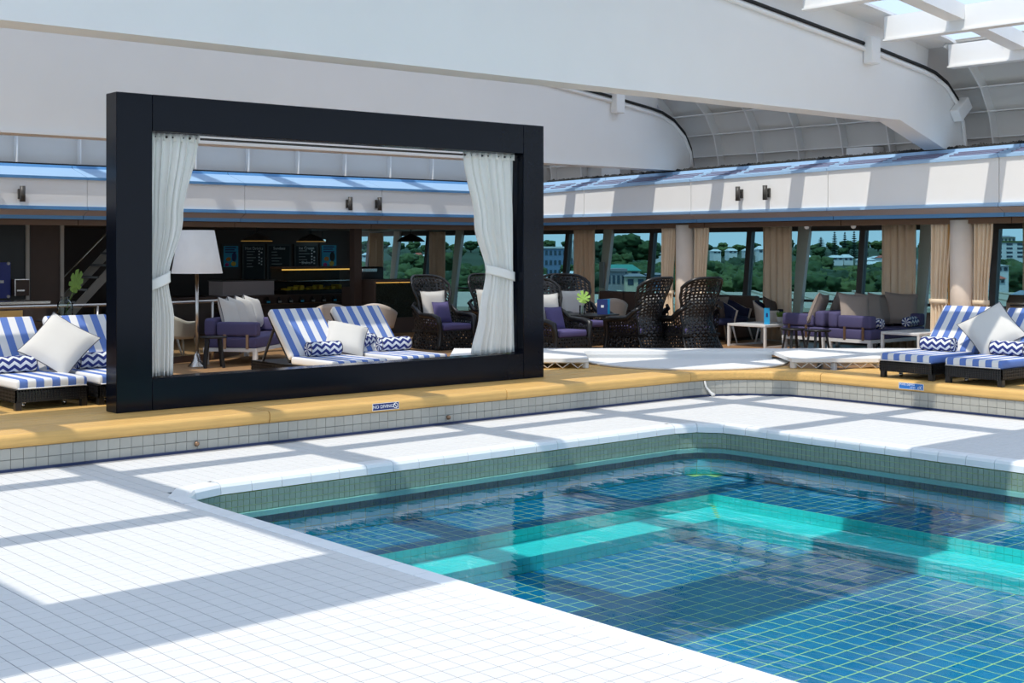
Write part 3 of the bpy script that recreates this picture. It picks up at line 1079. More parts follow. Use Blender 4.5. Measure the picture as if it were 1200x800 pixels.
FX, FY = 18.4, 21.0
rf = fascia('trim_right', 'white and blue fascia with louvred vents along the window side', ((4.2, 7.2), (7.2, 10.23), (10.23, 13.28), (13.28, 16.28), (16.28, 19.1), (19.1, 20.98)), lambda s, d, z: (FX + d, s, z), True, True)
bf = fascia('trim_back', 'white and blue fascia across the rear of the pool hall', ((-2.8, 0.1), (0.1, 3.1), (3.1, 6.05), (6.05, 8.98), (8.98, 11.88), (11.88, 14.85), (14.85, 18.38)), lambda s, d, z: (s, FY + d, z), False, False)
b = MB()
for i in range(0, 1):
    b.box(FX, FX + 0.8, FY, FY + 0.8, 2.6, 3.0)
b.build('corner_post', 'panel_white', bf)


def wall_lamp(loc, rz, label):
    o = thing('wall_lamp', label, 'lamp', loc, rz, group='up-and-down lamps on the fascias')
    b = MB(); b.lathe([(0.032, -0.125), (0.042, -0.125), (0.042, 0.125), (0.032, 0.125)], 16, T=Matrix.Translation((0, -0.11, 0)))
    b.build('body', 'mullion', o)
    b = MB(); b.rbox(-0.04, 0.04, -0.03, 0.0, -0.08, 0.08, 0.008); b.box(-0.015, 0.015, -0.08, -0.02, -0.02, 0.02)
    b.build('bracket', 'mullion', o)


wall_lamp((FX, 15.1, 2.88), -pi / 2, 'dark cylinder lamp on the right fascia, further from the sloping girder end')
wall_lamp((FX, 14.5, 2.88), -pi / 2, 'dark cylinder lamp on the right fascia, closer to the sloping girder end')
wall_lamp((7.88, FY, 2.78), 0, 'dark cylinder lamp on the rear fascia left of the black frame')
wall_lamp((14.05, FY, 2.76), 0, 'dark cylinder lamp seen through the frame, left one of the pair')
wall_lamp((14.72, FY, 2.77), 0, 'dark cylinder lamp seen through the frame, right one of the pair')
for y in (13.1, 14.05):
    o = thing('ceiling_spot', 'small white dome spot under the right fascia, %s' % ('over the sofas' if y < 13.5 else 'beside the middle curtain'), 'lamp', (18.86, y, 2.29), group='dome spots under the fascia')
    b = MB(); b.lathe([(0.045, 0.02), (0.045, 0.0), (0.035, -0.03), (0.0, -0.045)], 12); b.build('dome', 'print_white', o)
    b = MB(); b.lathe([(0.05, 0.02), (0.05, 0.06)], 12); b.build('collar', 'mullion', o)

# --- lounge ceiling
b = MB()
b.box(18.86, 21.6, 2.5, 32, 2.40, 2.5)
b.box(-6, 18.86, 21.46, 32, 2.40, 2.5)
ceil = b.build('ceiling', 'header_wood', label='brown slatted lounge ceiling under the fascia', cat='ceiling', kind='structure')
for i in range(7):
    b = MB(); b.box(18.9 + i * 0.3, 19.1 + i * 0.3, 2.6, 31.8, 2.375, 2.40); b.build('slat', 'header_wood', ceil)
for i in range(12):
    b = MB(); b.box(-5.8, 18.8, 21.6 + i * 0.8, 22.2 + i * 0.8, 2.375, 2.40); b.build('slat', 'header_wood', ceil)

# --- window wall on the right: bays between fins
WX, TILT = 20.9, 0.13
for k in range(9):
    y0, y1 = 7.75 + 2.65 * k, 10.4 + 2.65 * k
    w = thing('window_%d' % (k + 1), 'tall tinted window bay number %d counted from the camera along the right side' % (k + 1), 'window', (WX, y0, 0), kind='structure')
    L = y1 - y0
    ym = L / 2
    tx = lambda z: (z - 1.0) * TILT / 1.2
    def slab(part, ya, yb, za, zb, th, m):
        b = MB()
        vs = [(tx(z) + x, y, z) for z in (za, zb) for y in (ya, yb) for x in (-th / 2, th / 2)]
        b.add(vs, [(0, 2, 3, 1), (4, 5, 7, 6), (0, 1, 5, 4), (2, 6, 7, 3), (0, 4, 6, 2), (1, 3, 7, 5)])
        return b.build(part, m, w)
    slab('mullion', ym - 0.06, ym + 0.06, 0.16, 2.32, 0.12, 'mullion')
    slab('mullion', 0.0, 0.07, 0.16, 2.32, 0.10, 'mullion')
    slab('head_frame', 0.0, L, 2.25, 2.40, 0.14, 'mullion')
    slab('sill_frame', 0.0, L, 0.16, 0.30, 0.14, 'mullion')
    slab('rail', 0.0, L, 0.90, 0.95, 0.05, 'mullion')
    slab('pane', 0.07, ym - 0.06, 0.30, 2.25, 0.012, 'window_glass')
    slab('pane', ym + 0.06, L, 0.30, 2.25, 0.012, 'window_glass')
    f = MB()
    vs = []
    for z, fw in ((0.16, 0.06), (2.40, 0.19)):
        vs += [(tx(z) - 0.13, 0.08, z), (tx(z) - 0.04, 0.08, z), (tx(z) - 0.04, -fw, z), (tx(z) - 0.13, -fw, z)]
    f.add(vs, [(3, 2, 1, 0), (4, 5, 6, 7), (0, 1, 5, 4), (1, 2, 6, 5), (2, 3, 7, 6), (3, 0, 4, 7)])
    fin = f.build('fin', 'fin', w)
    if k == 5:
        b = MB(); b.box(-0.155, -0.125, -0.09, 0.05, 1.05, 1.62); b.build('access_panel', 'house_grey', w)

# --- round columns at the fascia line
for y, lab in ((16.82, 'pale round column between two cream curtains, standing nearer the wicker chairs'), (11.10, 'pale round column between two cream curtains, standing behind the right sun loungers')):
    o = thing('column', lab, 'column', (18.85, y, ZL), kind='structure')
    b = MB(); b.lathe([(0.18, 0), (0.18, 2.2)], 24); b.build('shaft', 'column', o)
    b = MB(); b.lathe([(0.20, 0), (0.20, 0.08), (0.18, 0.09)], 24); b.build('foot_ring', 'column', o)
    b = MB(); b.box(-0.03, 0.03, 0.20, 0.23, 0.02, 2.2); b.build('gold_edge', 'curtain_gold', o)


# =================================================================== OBJECTS
def lerp(a, b, t):
    return a + (b - a) * t


def curve(pts, x):
    for (a, va), (c, vc) in zip(pts, pts[1:]):
        if x <= c:
            t = max(0, (x - a) / (c - a))
            t = t * t * (3 - 2 * t)
            return va + (vc - va) * t
    return pts[-1][1]


def orient(n, up):
    z = Vector(n).normalized()
    y = Vector(up)
    y = (y - z * y.dot(z)).normalized()
    x = y.cross(z)
    return Matrix((x, y, z)).transposed().to_euler()


# --- the big black frame with its drapes
fr = thing('cabana_frame', 'giant glossy black rectangular frame standing on the timber platform', 'frame', (0, 0, ZP))
FA, FB, FH, FY0, FY1 = 5.54, 11.13, 3.12, 12.27, 12.51
for part, x0, x1, z0, z1 in (('post', FA, FA + 0.375, 0, FH), ('post', FB - 0.335, FB, 0, FH), ('top_beam', FA + 0.375, FB - 0.335, FH - 0.36, FH), ('bottom_beam', FA + 0.375, FB - 0.335, 0, 0.315)):
    b = MB(); b.rbox(x0, x1, FY0, FY1, z0, z1, 0.006, k=1)
    b.build(part, 'black_gloss', fr)
b = MB(); b.tube([(FA + 0.4, 12.42, FH - 0.40), (FB - 0.36, 12.42, FH - 0.40)], 0.012, 8); b.build('curtain_rail', 'mullion', fr)


def sheet(xl, xr, z0, z1, n, amp, nu=90, nv=26, y=0.0, phase=0.0):
    """hanging pleated cloth; xl, xr and amp are functions of z."""
    b = MB()
    def fn(u, v):
        z = lerp(z0, z1, v)
        a = amp(z)
        ph = 2 * pi * n * u + phase + 0.5 * sin(3.1 * u + 1.7 * v)
        return (lerp(xl(z), xr(z), u + 0.012 * sin(ph * 2)), y + a * sin(ph) + 0.3 * a * sin(2.3 * ph + 4 * v), z)
    b.grid(fn, nu, nv, thick=0.005)
    return b


def drape(label, L, Rr, tie_z):
    o = thing('white_drape', label, 'drape', (0, 12.41, ZP))
    amp = lambda z: curve([(0.3, 0.05), (tie_z - 0.1, 0.035), (tie_z, 0.028), (tie_z + 0.5, 0.04), (2.76, 0.022)], z)
    sheet(L, Rr, 0.325, 2.755, 6.5, amp, 110, 36).build('cloth', 'drape', o)
    b = MB()
    def band_(u, v):
        a = 2 * pi * u
        z = tie_z + (v - 0.5) * 0.11
        xc, w = (L(z) + Rr(z)) / 2, abs(Rr(z) - L(z)) / 2 + 0.012
        return (xc + w * cos(a), 0.058 * sin(a), z + 0.05 * cos(a) * (1 if L(2.7) < 7 else -1))
    b.grid(band_, 28, 5, thick=0.004)
    b.build('tie_band', 'drape', o)
    b = MB()
    b.grid(lambda u, v: (lerp(L(2.755), Rr(2.755), u), 0.027 * sin(2 * pi * 9 * u) - 0.004, 2.68 + 0.075 * v), 110, 2, thick=0.004)
    b.build('heading_tape', 'drape', o)


drape('white drape tied back against the left post of the black frame',
      lambda z: 5.925, lambda z: curve([(0.3, 6.20), (0.9, 6.22), (1.28, 6.16), (1.9, 6.33), (2.76, 6.50)], z), 1.27)
drape('white drape tied back against the right post of the black frame',
      lambda z: curve([(0.3, 10.10), (0.8, 10.22), (1.30, 10.32), (1.9, 10.15), (2.76, 9.96)], z), lambda z: 10.76, 1.30)


# --- window curtains
def win_curtain(name, label, x, y, w, h, rz, tie, group=None, taper=0.0, m='curtain'):
    o = thing(name, label, 'curtain', (x, y, ZL + 0.015), rz, group)
    hw = w / 2
    L = lambda z: -hw + (curve([(0, taper), (h * 0.42, taper * 1.4), (h, 0)], z) if taper else 0)
    Rr = lambda z: hw
    sheet(L, Rr, 0, h, 5, lambda z: 0.035, 60, 12).build('cloth', m, o)
    if tie:
        b = MB()
        zt = h * 0.40
        b.grid(lambda u, v: ((L(zt) + hw) / 2 + (hw - L(zt) + 0.03) / 2 * cos(2 * pi * u), 0.06 * sin(2 * pi * u), zt + 0.08 * v), 20, 2, thick=0.004)
        b.build('tie_band', m, o)
    b = MB(); b.box(-hw, hw, -0.015, 0.015, h, h + 0.02); b.build('rail', 'mullion', o)


for y, w, lab in ((17.22, 0.40, 'cream curtain on the far side of the column beside the wicker chairs'), (16.40, 0.38, 'cream curtain on the near side of the column beside the wicker chairs'),
                  (11.45, 0.40, 'cream curtain on the far side of the column behind the right sun loungers'), (10.73, 0.34, 'cream curtain on the near side of the column behind the right sun loungers')):
    win_curtain('cream_curtain', lab, 18.83, y, w, 2.18, pi / 2, True, taper=0.06)
for k, lab in ((1, 'tan curtain by the window bay behind the barbecue cabinet'), (2, 'tan curtain hanging behind the sofa with the zigzag bolster'), (3, 'pair of tan curtains hanging behind the white coffee table with the blue card'),
               (5, 'orange-brown curtain rising behind the wicker chairs right of the black frame'), (6, 'brown curtain hanging beside the right white drape'), (7, 'brown curtain seen between the two far windows through the black frame'), (8, 'brown curtain by the window above the dark green hedge box')):
    yk = 7.75 + 2.65 * k
    win_curtain('window_curtain', lab, 20.42, yk + 0.20, 0.72, 2.16, pi / 2, False, m='curtain')
    b = MB(); b.box(-0.02, 0.02, -0.1, 0.1, 0.9, 2.1)


# --- soft goods
def pillow_parts(w, h, t):
    b = MB()
    n = 12
    for s in (1, -1):
        def fn(u, v, s=s):
            a, c = 2 * u - 1, 2 * v - 1
            x = a * w / 2 * (1 - 0.07 * (1 - c * c)); y = c * h / 2 * (1 - 0.07 * (1 - a * a))
            z = s * t / 2 * max(0.0, (1 - a ** 4) * (1 - c ** 4)) ** 0.55
            return (x * s, y, z)
        b.grid(fn, n, n)
    p = MB()
    pts = []
    for i in range(40):
        q = i / 10
        e_, f = int(q), 2 * (q - int(q)) - 1
        a, c = ((f, -1), (1, f), (-f, 1), (-1, -f))[e_]
        pts.append((a * w / 2 * (1 - 0.07 * (1 - c * c)), c * h / 2 * (1 - 0.07 * (1 - a * a)), 0))
    p.tube(pts, 0.006, 5, closed=True)
    return b, p


PCACHE = {}


def pillow(name, label, loc, n, up, w=0.48, h=0.48, t=0.17, m='cushion_white', pm='piping', group=None):
    key = (w, h, t, m, pm)
    if key not in PCACHE:
        b, p = pillow_parts(w, h, t)
        PCACHE[key] = (b.mesh('cover', m), p.mesh('piping', pm))
    o = thing(name, label, 'pillow', loc, group=group, rot=orient(n, up))
    put('cover', PCACHE[key][0], o)
    put('piping', PCACHE[key][1], o)
    return o


def bolster(label, loc, rz, tilt=0.0):
    o = thing('bolster', label, 'pillow', loc, rz, group='chevron bolsters', rot=(tilt, 0, rz))
    b = MB(); r, L = 0.088, 0.46
    prof = [(0.0, -L / 2), (r * 0.75, -L / 2), (r * 0.95, -L / 2 + 0.012), (r, -L / 2 + 0.035), (r, 0.0), (r, L / 2 - 0.035), (r * 0.95, L / 2 - 0.012), (r * 0.75, L / 2), (0.0, L / 2)]
    b.lathe(prof, 24, T=Matrix.Rotation(pi / 2, 4, 'Y'), cap=False)
    b.build('cover', 'chevron', o)
    for s in (-1, 1):
        b = MB()
        b.tube([(s * (L / 2 - 0.012), (r * 0.96) * cos(a * pi / 10), (r * 0.96) * sin(a * pi / 10)) for a in range(20)], 0.005, 5, closed=True)
        b.build('piping', 'piping', o)


# --- sun loungers: foot at the origin, head towards +y
def make_lounger():
    o = thing('sun_lounger', 'x', 'sun lounger')
    w = 0.37
    b = MB()
    # woven base: four aprons of strands standing proud of each other
    for i in range(7):
        z = 0.078 + i * 0.0175
        for x0, x1, y0, y1 in ((-w, w, 0.0, 0.012), (-w, w, 1.888, 1.90), (-w, -w + 0.012, 0, 1.9), (w - 0.012, w, 0, 1.9)):
            off = 0.004 if i % 2 else 0.0
            b.box(x0 - off, x1 + off, y0 - off, y1 + off, z, z + 0.0155)
    for i in range(24):
        x = -w + 0.02 + i * (2 * w - 0.04) / 23
        b.box(x - 0.005, x + 0.005, -0.008, 0.0, 0.078, 0.2)
    for i in range(60):
        y = 0.02 + i * 1.86 / 59
        for s in (-1, 1):
            b.box(s * (w + 0.003) - 0.004, s * (w + 0.003) + 0.004, y - 0.005, y + 0.005, 0.078, 0.2)
    b.box(-w, w, 0, 1.9, 0.185, 0.203)
    b.build('wicker_base', 'wicker', o)
    for x, y in ((-w + 0.035, 0.035), (w - 0.035, 0.035), (-w + 0.035, 1.865), (w - 0.035, 1.865)):
        b = MB(); b.box(x - 0.03, x + 0.03, y - 0.03, y + 0.03, 0.0, 0.09); b.build('leg', 'wicker', o)
    for x in (-w + 0.16, w - 0.16):
        b = MB(); b.lathe([(0.028, -0.012), (0.03, 0.0), (0.028, 0.012)], 12, T=Matrix.Translation((x, 0.22, 0.03)) @ Matrix.Rotation(pi / 2, 4, 'Y')); b.box(x - 0.02, x + 0.02, 0.2, 0.24, 0.05, 0.09)
        b.build('caster', 'steel', o)
    b = MB(); b.rbox(-w + 0.005, w - 0.005, -0.01, 0.98, 0.203, 0.303, 0.03)
    sm = b.build('seat_mattress', 'stripe', o)
    b = MB(); b.tube([(-w + 0.02, -0.012, 0.215), (w - 0.02, -0.012, 0.215)], 0.006, 6); b.build('piping', 'print_white', sm)
    b = MB(); b.rbox(-w + 0.005, w - 0.005, 0.0, 0.76, -0.05, 0.05, 0.03)
    b.build('back_mattress', 'stripe', o, loc=(0, 0.985, 0.275), rot=(radians(47), 0, 0))
    b = MB(); b.rbox(-w + 0.02, w - 0.02, 0.0, 0.74, -0.085, -0.055, 0.01)
    b.build('back_frame', 'wicker', o, loc=(0, 0.985, 0.275), rot=(radians(47), 0, 0))
    for s in (-1, 1):
        b = MB(); b.bar((s * (w - 0.06), 1.45, 0.62), (s * (w - 0.06), 1.72, 0.2), 0.025, 0.025); b.build('back_prop', 'mullion', o)
    return o


lg = make_lounger()
LOUNGE = ((5.24, 13.10, ZP, 0, 'blue and white striped sun lounger at the left edge, its foot nearest the rim'),
          (6.07, 13.05, ZP, 0, 'striped sun lounger half hidden by the left post of the black frame'),
          (8.80, 12.84, ZP, 0, 'striped sun lounger in the frame, beside the navy sofa'),
          (9.78, 12.95, ZP, 0, 'striped sun lounger in the frame, on the side of the wicker armchair'),
          (14.32, 9.19, ZP, -pi / 2, 'striped sun lounger behind the right rim, nearer the white stage'),
          (14.30, 8.28, ZP, -pi / 2, 'striped sun lounger behind the right rim, cut by the picture edge'))
for i, (x, y, z, rz, lab) in enumerate(LOUNGE):
    if i == 0:
        lg.location = (x, y, z); lg.rotation_euler = (0, 0, rz); lg['label'] = lab; lg['group'] = 'striped sun loungers by the pool'
    else:
        copy_tree(lg, (x, y, z), rz, lab)
pillow('throw_pillow', 'big white pillow set on its corner between the two left sun loungers', (5.62, 13.86, 0.90), (-0.35, -0.75, 0.62), (1, 0.2, 1), 0.60, 0.60, 0.20)
pillow('throw_pillow', 'white pillow slumped between the two sun loungers inside the frame', (9.27, 13.90, 0.80), (-0.25, -0.65, 0.75), (0.45, 0.3, 1), 0.52, 0.52, 0.19)
pillow('throw_pillow', 'big white pillow set on its corner between the two right sun loungers', (15.32, 8.62, 0.91), (-0.80, -0.30, 0.60), (0.3, -1, 1), 0.60, 0.60, 0.20)
bolster('chevron bolster on the leftmost sun lounger', (5.16, 13.93, ZP + 0.39), 0.0)
bolster('chevron bolster on the sun lounger behind the left frame post', (6.05, 13.90, ZP + 0.39), 0.05)
bolster('chevron bolster on the sun lounger beside the navy sofa', (8.80, 13.66, ZP + 0.39), 0.0)
bolster('chevron bolster on the sun lounger beside the wicker armchair, lying across it', (9.93, 13.78, ZP + 0.39), -0.05)
bolster('chevron bolster tucked behind the slumped white pillow in the frame', (9.62, 14.00, ZP + 0.43), 0.5)
bolster('chevron bolster on the right sun lounger nearer the stage', (15.13, 9.24, ZP + 0.39), pi / 2)
bolster('chevron bolster on the right sun lounger cut by the picture edge', (15.13, 8.28, ZP + 0.39), pi / 2)


# --- high-backed wicker armchairs (face -y)
def make_wicker():
    o = thing('wicker_armchair', 'x', 'chair')
    HW = [(0, 0.41), (0.25, 0.37), (0.5, 0.33), (0.78, 0.355), (1.02, 0.42), (1.2, 0.44), (1.3, 0.43)]
    YB = [(0, 0.45), (0.3, 0.37), (0.6, 0.34), (0.9, 0.39), (1.1, 0.46), (1.3, 0.56)]
    def back(u, v):
        s = 2 * u - 1
        z = v * (1.27 - 0.16 * abs(s) ** 5)
        y = curve(YB, z) - 0.17 * s * s * min(1, 0.35 + z)
        return (s * curve(HW, z), y, z)
    b = MB(); b.lattice(back, 13, 24, 0.52, 0.009, 26)
    wb_ = b.build('woven_back', 'wicker', o)
    b = MB()
    edge = [back(0, i / 20) for i in range(21)] + [back(i / 16, 1) for i in range(1, 16)] + [back(1, 1 - i / 20) for i in range(21)]
    b.tube(edge, 0.026, 7)
    b.build('edge_roll', 'wicker', wb_)
    for s in (-1, 1):
        def side(u, v, s=s):
            yy = lerp(0.27, -0.40, u)
            top = curve([(0, 0.74), (0.35, 0.60), (0.8, 0.585), (1, 0.55)], u)
            z = v * top
            return (s * (0.435 - 0.05 * sin(pi * min(1, z / 0.6)) + 0.0), yy - 0.03 * (1 - v) * u, z)
        b = MB(); b.lattice(side, 11, 12, 0.52, 0.009, 16)
        a = b.build('woven_side', 'wicker', o)
        b = MB()
        path = [(s * 0.355, 0.30, 0.80)] + [side(i / 10, 1) for i in range(11)] + [side(1, 1 - i / 6) for i in range(1, 7)]
        b.tube(path, [0.028] + [0.036 + 0.016 * i / 10 for i in range(11)] + [0.05, 0.045, 0.04, 0.035, 0.033, 0.033], 8)
        b.build('arm_roll', 'wicker', a)
    b = MB(); b.lattice(lambda u, v: (lerp(-0.40, 0.40, u), -0.42 - 0.03 * (1 - v), v * 0.33), 14, 6, 0.62, 0.009, 14)
    b.box(-0.40, 0.40, -0.40, 0.33, 0.30, 0.335)
    b.build('woven_front', 'wicker', o)
    b = MB(); b.rbox(-0.33, 0.33, -0.44, 0.27, 0.335, 0.445, 0.035)
    b.build('seat_cushion', 'cushion_purple', o)
    return o


wk = make_wicker()
CH = ((14.45, 18.62, 0.05, 'black wicker armchair seen whole through the frame, holding white and purple pillows'),
      (16.00, 18.95, -0.15, 'black wicker armchair half hidden behind the right white drape'),
      (14.72, 15.98, 0.05, 'black wicker armchair partly cut off by the right post of the frame'),
      (16.92, 17.66, -0.12, 'black wicker armchair with a white pillow, behind the table with the blue menu'),
      (17.2, 18.85, 2.9, 'black wicker armchair showing its back in shade, second row behind the table'),
      (16.36, 15.62, pi + 0.10, 'black wicker armchair turned away, its left arm showing, next to the table'),
      (16.98, 15.06, pi - 0.12, 'black wicker armchair turned away, the one next to the cream curtain'))
for i, (x, y, rz, lab) in enumerate(CH):
    if i == 0:
        wk.location = (x, y, ZL); wk.rotation_euler = (0, 0, rz); wk['label'] = lab; wk['group'] = 'high-backed wicker armchairs'
    else:
        copy_tree(wk, (x, y, ZL), rz, lab)


def on_chair(i, name, lab, dx, dy, dz, w, h, t, m, lean=0.35):
    x, y, rz, _ = CH[i]
    n = Vector((sin(rz), -cos(rz), lean))
    c, s = cos(rz), sin(rz)
    pillow(name, lab, (x + c * dx - s * dy, y + s * dx + c * dy, ZL + dz), n, (0, 0, 1), w, h, t, m, m)


on_chair(0, 'back_pillow', 'white pillow against the back of the wicker armchair seen whole in the frame', 0.02, 0.22, 0.72, 0.56, 0.58, 0.14, 'cushion_white', 0.2)
on_chair(0, 'small_pillow', 'small purple pillow on the wicker armchair seen whole in the frame', 0.05, 0.05, 0.63, 0.38, 0.38, 0.13, 'cushion_purple', 0.3)
on_chair(1, 'back_pillow', 'white pillow on the wicker armchair beside the right white drape', 0.0, 0.22, 0.72, 0.56, 0.56, 0.14, 'cushion_white', 0.2)
on_chair(2, 'back_pillow', 'white pillow emerging from behind the right post of the frame', 0.08, 0.22, 0.73, 0.56, 0.58, 0.14, 'cushion_white', 0.2)
on_chair(2, 'small_pillow', 'small purple pillow emerging from behind the right post of the frame', 0.05, 0.03, 0.62, 0.38, 0.38, 0.13, 'cushion_purple', 0.3)
on_chair(3, 'back_pillow', 'white pillow behind the green leaf and the blue menu', 0.0, 0.22, 0.72, 0.56, 0.54, 0.14, 'cushion_white', 0.2)
on_chair(5, 'back_pillow', 'white pillow edge showing past the turned-away wicker armchair beside the table', -0.02, 0.20, 0.72, 0.56, 0.54, 0.14, 'cushion_white', 0.2)
on_chair(5, 'small_pillow', 'purple pillow on the turned-away wicker armchair beside the table', -0.05, 0.04, 0.60, 0.38, 0.38, 0.13, 'cushion_purple', 0.3)
on_chair(6, 'back_pillow', 'white pillow seen in the gap between the two turned-away wicker armchairs', 0.0, 0.20, 0.72, 0.60, 0.56, 0.14, 'cushion_white', 0.2)


# --- tables
def dark_table(x, y, s, h, label, rz=0.0):
    o = thing('dark_table', label, 'table', (x, y, ZL), rz)
    b = MB(); b.rbox(-s / 2, s / 2, -s / 2, s / 2, h - 0.03, h, 0.006, k=1); b.build('table_top', 'black_wood', o)
    b = MB(); b.rbox(-0.05, 0.05, -0.05, 0.05, 0.03, h - 0.03, 0.01, k=1); b.build('pedestal', 'black_wood', o)
    b = MB(); b.rbox(-0.24, 0.24, -0.24, 0.24, 0.0, 0.03, 0.008, k=1); b.build('foot_plate', 'black_wood', o)


dark_table(16.10, 16.66, 0.86, 0.62, 'square black table carrying a green leaf and a blue menu card', 0.3)
dark_table(15.45, 17.95, 0.70, 0.62, 'square black table with a green leaf between wicker armchairs in the frame')
dark_table(7.42, 18.10, 0.60, 0.76, 'dark high table under the glass jar behind the left loungers')


def leaf_mesh(r, notch=0.52):
    b = MB()
    pts = []
    N = 60
    for i in range(N):
        a = -pi / 2 + 0.28 + (2 * pi - 0.56) * i / (N - 1)
        rr = r * (0.82 + 0.26 * sin(a))
        if 6 < i < N - 7 and (i % 7) in (0, 1):
            rr *= notch
        pts.append((rr * cos(a), rr * sin(a) + r * 0.35, 0.05 * r * cos(3 * a)))
    pts.append((0, -0.15 * r, 0))
    n = len(pts)
    vs = [(0, r * 0.25, 0.10 * r)] + pts
    vs2 = [(x, y, z - 0.004) for x, y, z in vs]
    b.add(vs + vs2, [(0, 1 + i, 1 + (i + 1) % n) for i in range(n)] + [(n + 1, n + 2 + (i + 1) % n, n + 2 + i) for i in range(n)]
          + [(1 + i, n + 2 + i, n + 2 + (i + 1) % n, 1 + (i + 1) % n) for i in range(n)])
    return b


def vase_leaf(loc, label, r, hv, rv, m='leaf_bright', leafz=0.3, face=(-0.6, -0.7, 0.3), lean=(0.1, 0, 1), bottle=False):
    o = thing('leaf_vase', label, 'vase', loc)
    b = MB()
    if bottle:
        pr = [(rv * 0.9, 0.0), (rv, 0.02), (rv, hv * 0.68), (rv * 0.85, hv * 0.80), (rv * 0.42, hv * 0.88), (rv * 0.42, hv * 0.93), (rv * 0.56, hv * 0.955), (rv * 0.56, hv)]
    else:
        pr = [(rv, 0.0), (rv, hv)]
    b.lathe(pr + [(pr[-1][0] - 0.004, hv)] + [(p[0] - 0.005, max(0.006, p[1])) for p in pr[::-1]], 20, cap=True)
    b.build('glass', 'clear_glass', o)
    d = Vector(lean).normalized()
    b = MB(); b.tube([(0, 0, 0.02), (d.x * 0.3 * leafz, d.y * 0.3 * leafz, leafz * 0.5), (d.x * leafz, d.y * leafz, leafz)], 0.005, 6)
    b.build('stem', 'leaf', o)
    lf_ = leaf_mesh(r, 0.74 if bottle else 0.52).build('leaf', m, o, loc=(d.x * leafz, d.y * leafz, leafz), rot=orient(face, lean))
    if bottle:
        lf_.scale = (0.66, 1.4, 1)


vase_leaf((15.95, 16.60, ZL + 0.62), 'bright monstera leaf in a small glass on the table with the blue menu', 0.14, 0.16, 0.05, leafz=0.22)
vase_leaf((15.42, 17.93, ZL + 0.62), 'bright monstera leaf in a small glass seen beside the right white drape', 0.15, 0.16, 0.05, leafz=0.22)
vase_leaf((7.42, 18.10, ZL + 0.76), 'clear bottle-shaped jar with a tall green leaf behind the left loungers', 0.16, 0.33, 0.105, m='leaf', leafz=0.42, face=(-0.15, -0.9, 0.35), lean=(0.30, -0.05, 1), bottle=True)


def card(loc, label, w, h, rz, m, m2):
    o = thing('menu_card', label, 'menu', loc, rz)
    b = MB(); b.box(-w / 2, w / 2, -0.012, 0.0, 0, h); b.build('front', m, o)
    b = MB(); b.box(-w / 2, w / 2, 0.002, 0.012, 0, h); b.build('back', m2, o)
    b = MB(); b.box(-w * 0.14, w * 0.14, -0.014, -0.012, h * 0.45, h * 0.62); b.build('emblem', 'print_white' if m == 'sign_blue' else 'sign_blue', o)


card((16.26, 16.42, ZL + 0.62), 'navy menu card standing on the black table', 0.18, 0.26, -0.75, 'sign_blue', 'menu_blue')
card((16.40, 16.46, ZL + 0.62), 'bright blue menu card behind the navy one on the black table', 0.14, 0.26, -0.1, 'menu_blue', 'menu_blue')


def coffee_table(x, y, sx, sy, h, label):
    o = thing('coffee_table', label, 'table', (x, y, ZL))
    b = MB(); b.rbox(-sx / 2, sx / 2, -sy / 2, sy / 2, h - 0.045, h, 0.006, k=1); b.build('table_top', 'white_metal', o)
    for s in (-1, 1):
        b = MB()
        yy = s * (sy / 2 - 0.02)
        for xx in (-sx / 2 + 0.02, sx / 2 - 0.02):
            b.box(xx - 0.02, xx + 0.02, yy - 0.02, yy + 0.02, 0.0, h - 0.045)
        b.box(-sx / 2 + 0.04, sx / 2 - 0.04, yy - 0.015, yy + 0.015, 0.0, 0.03)
        b.build('leg', 'white_metal', o)


coffee_table(19.2, 15.25, 1.0, 0.86, 0.41, 'white low table with the blue card and potted plant')
coffee_table(19.0, 11.95, 1.1, 0.70, 0.43, 'white low table with the pale cylinder beside the right curtain')
o = thing('menu_card', 'bright blue card standing on the white low table', 'menu', (18.95, 14.98, ZL + 0.41), -0.9)
b = MB(); b.box(-0.05, 0.05, -0.03, 0.03, 0, 0.29); b.build('card', 'menu_blue', o)
b = MB(); b.box(-0.018, 0.018, -0.032, -0.03, 0.13, 0.20); b.build('emblem', 'sign_blue', o)
o = thing('potted_plant', 'small green plant in a grey pot on the white low table', 'plant', (19.35, 14.98, ZL + 0.41))
b = MB(); b.lathe([(0.06, 0), (0.085, 0.12), (0.075, 0.12), (0.07, 0.1)], 14); b.build('pot', 'pot', o)
b = MB()
for i in range(60):
    a, r_ = R.random() * 2 * pi, 0.09 * sqrt(R.random())
    b.tube([(r_ * 0.5 * cos(a), r_ * 0.5 * sin(a), 0.10), (r_ * cos(a), r_ * sin(a), 0.17 + 0.05 * R.random())], [0.012, 0.004], 4)
b.build('leaves', 'leaf', o, kind='stuff')
o = thing('candle_cylinder', 'pale frosted cylinder on the white low table at the right', 'vase', (19.42, 11.80, ZL + 0.43))
b = MB(); b.lathe([(0.085, 0), (0.085, 0.28), (0.078, 0.28), (0.078, 0.02)], 18); b.build('cylinder', 'fin', o)
b = MB(); b.lathe([(0.09, 0), (0.09, 0.015)], 18); b.build('foot', 'steel', o)


def side_table(x, y, label, h=0.42, z=ZL, r=0.22):
    o = thing('side_table', label, 'table', (x, y, z), 0.4)
    b = MB(); b.lathe([(r - 0.01, h - 0.025), (r, h - 0.015), (r, h)], 24); b.build('table_top', 'black_wood', o)
    for i in range(4):
        a = i * pi / 2
        b = MB(); b.bar((0.6 * r * cos(a), 0.6 * r * sin(a), h - 0.02), (0.95 * r * cos(a), 0.95 * r * sin(a), 0), 0.04, 0.03); b.build('leg', 'black_wood', o)


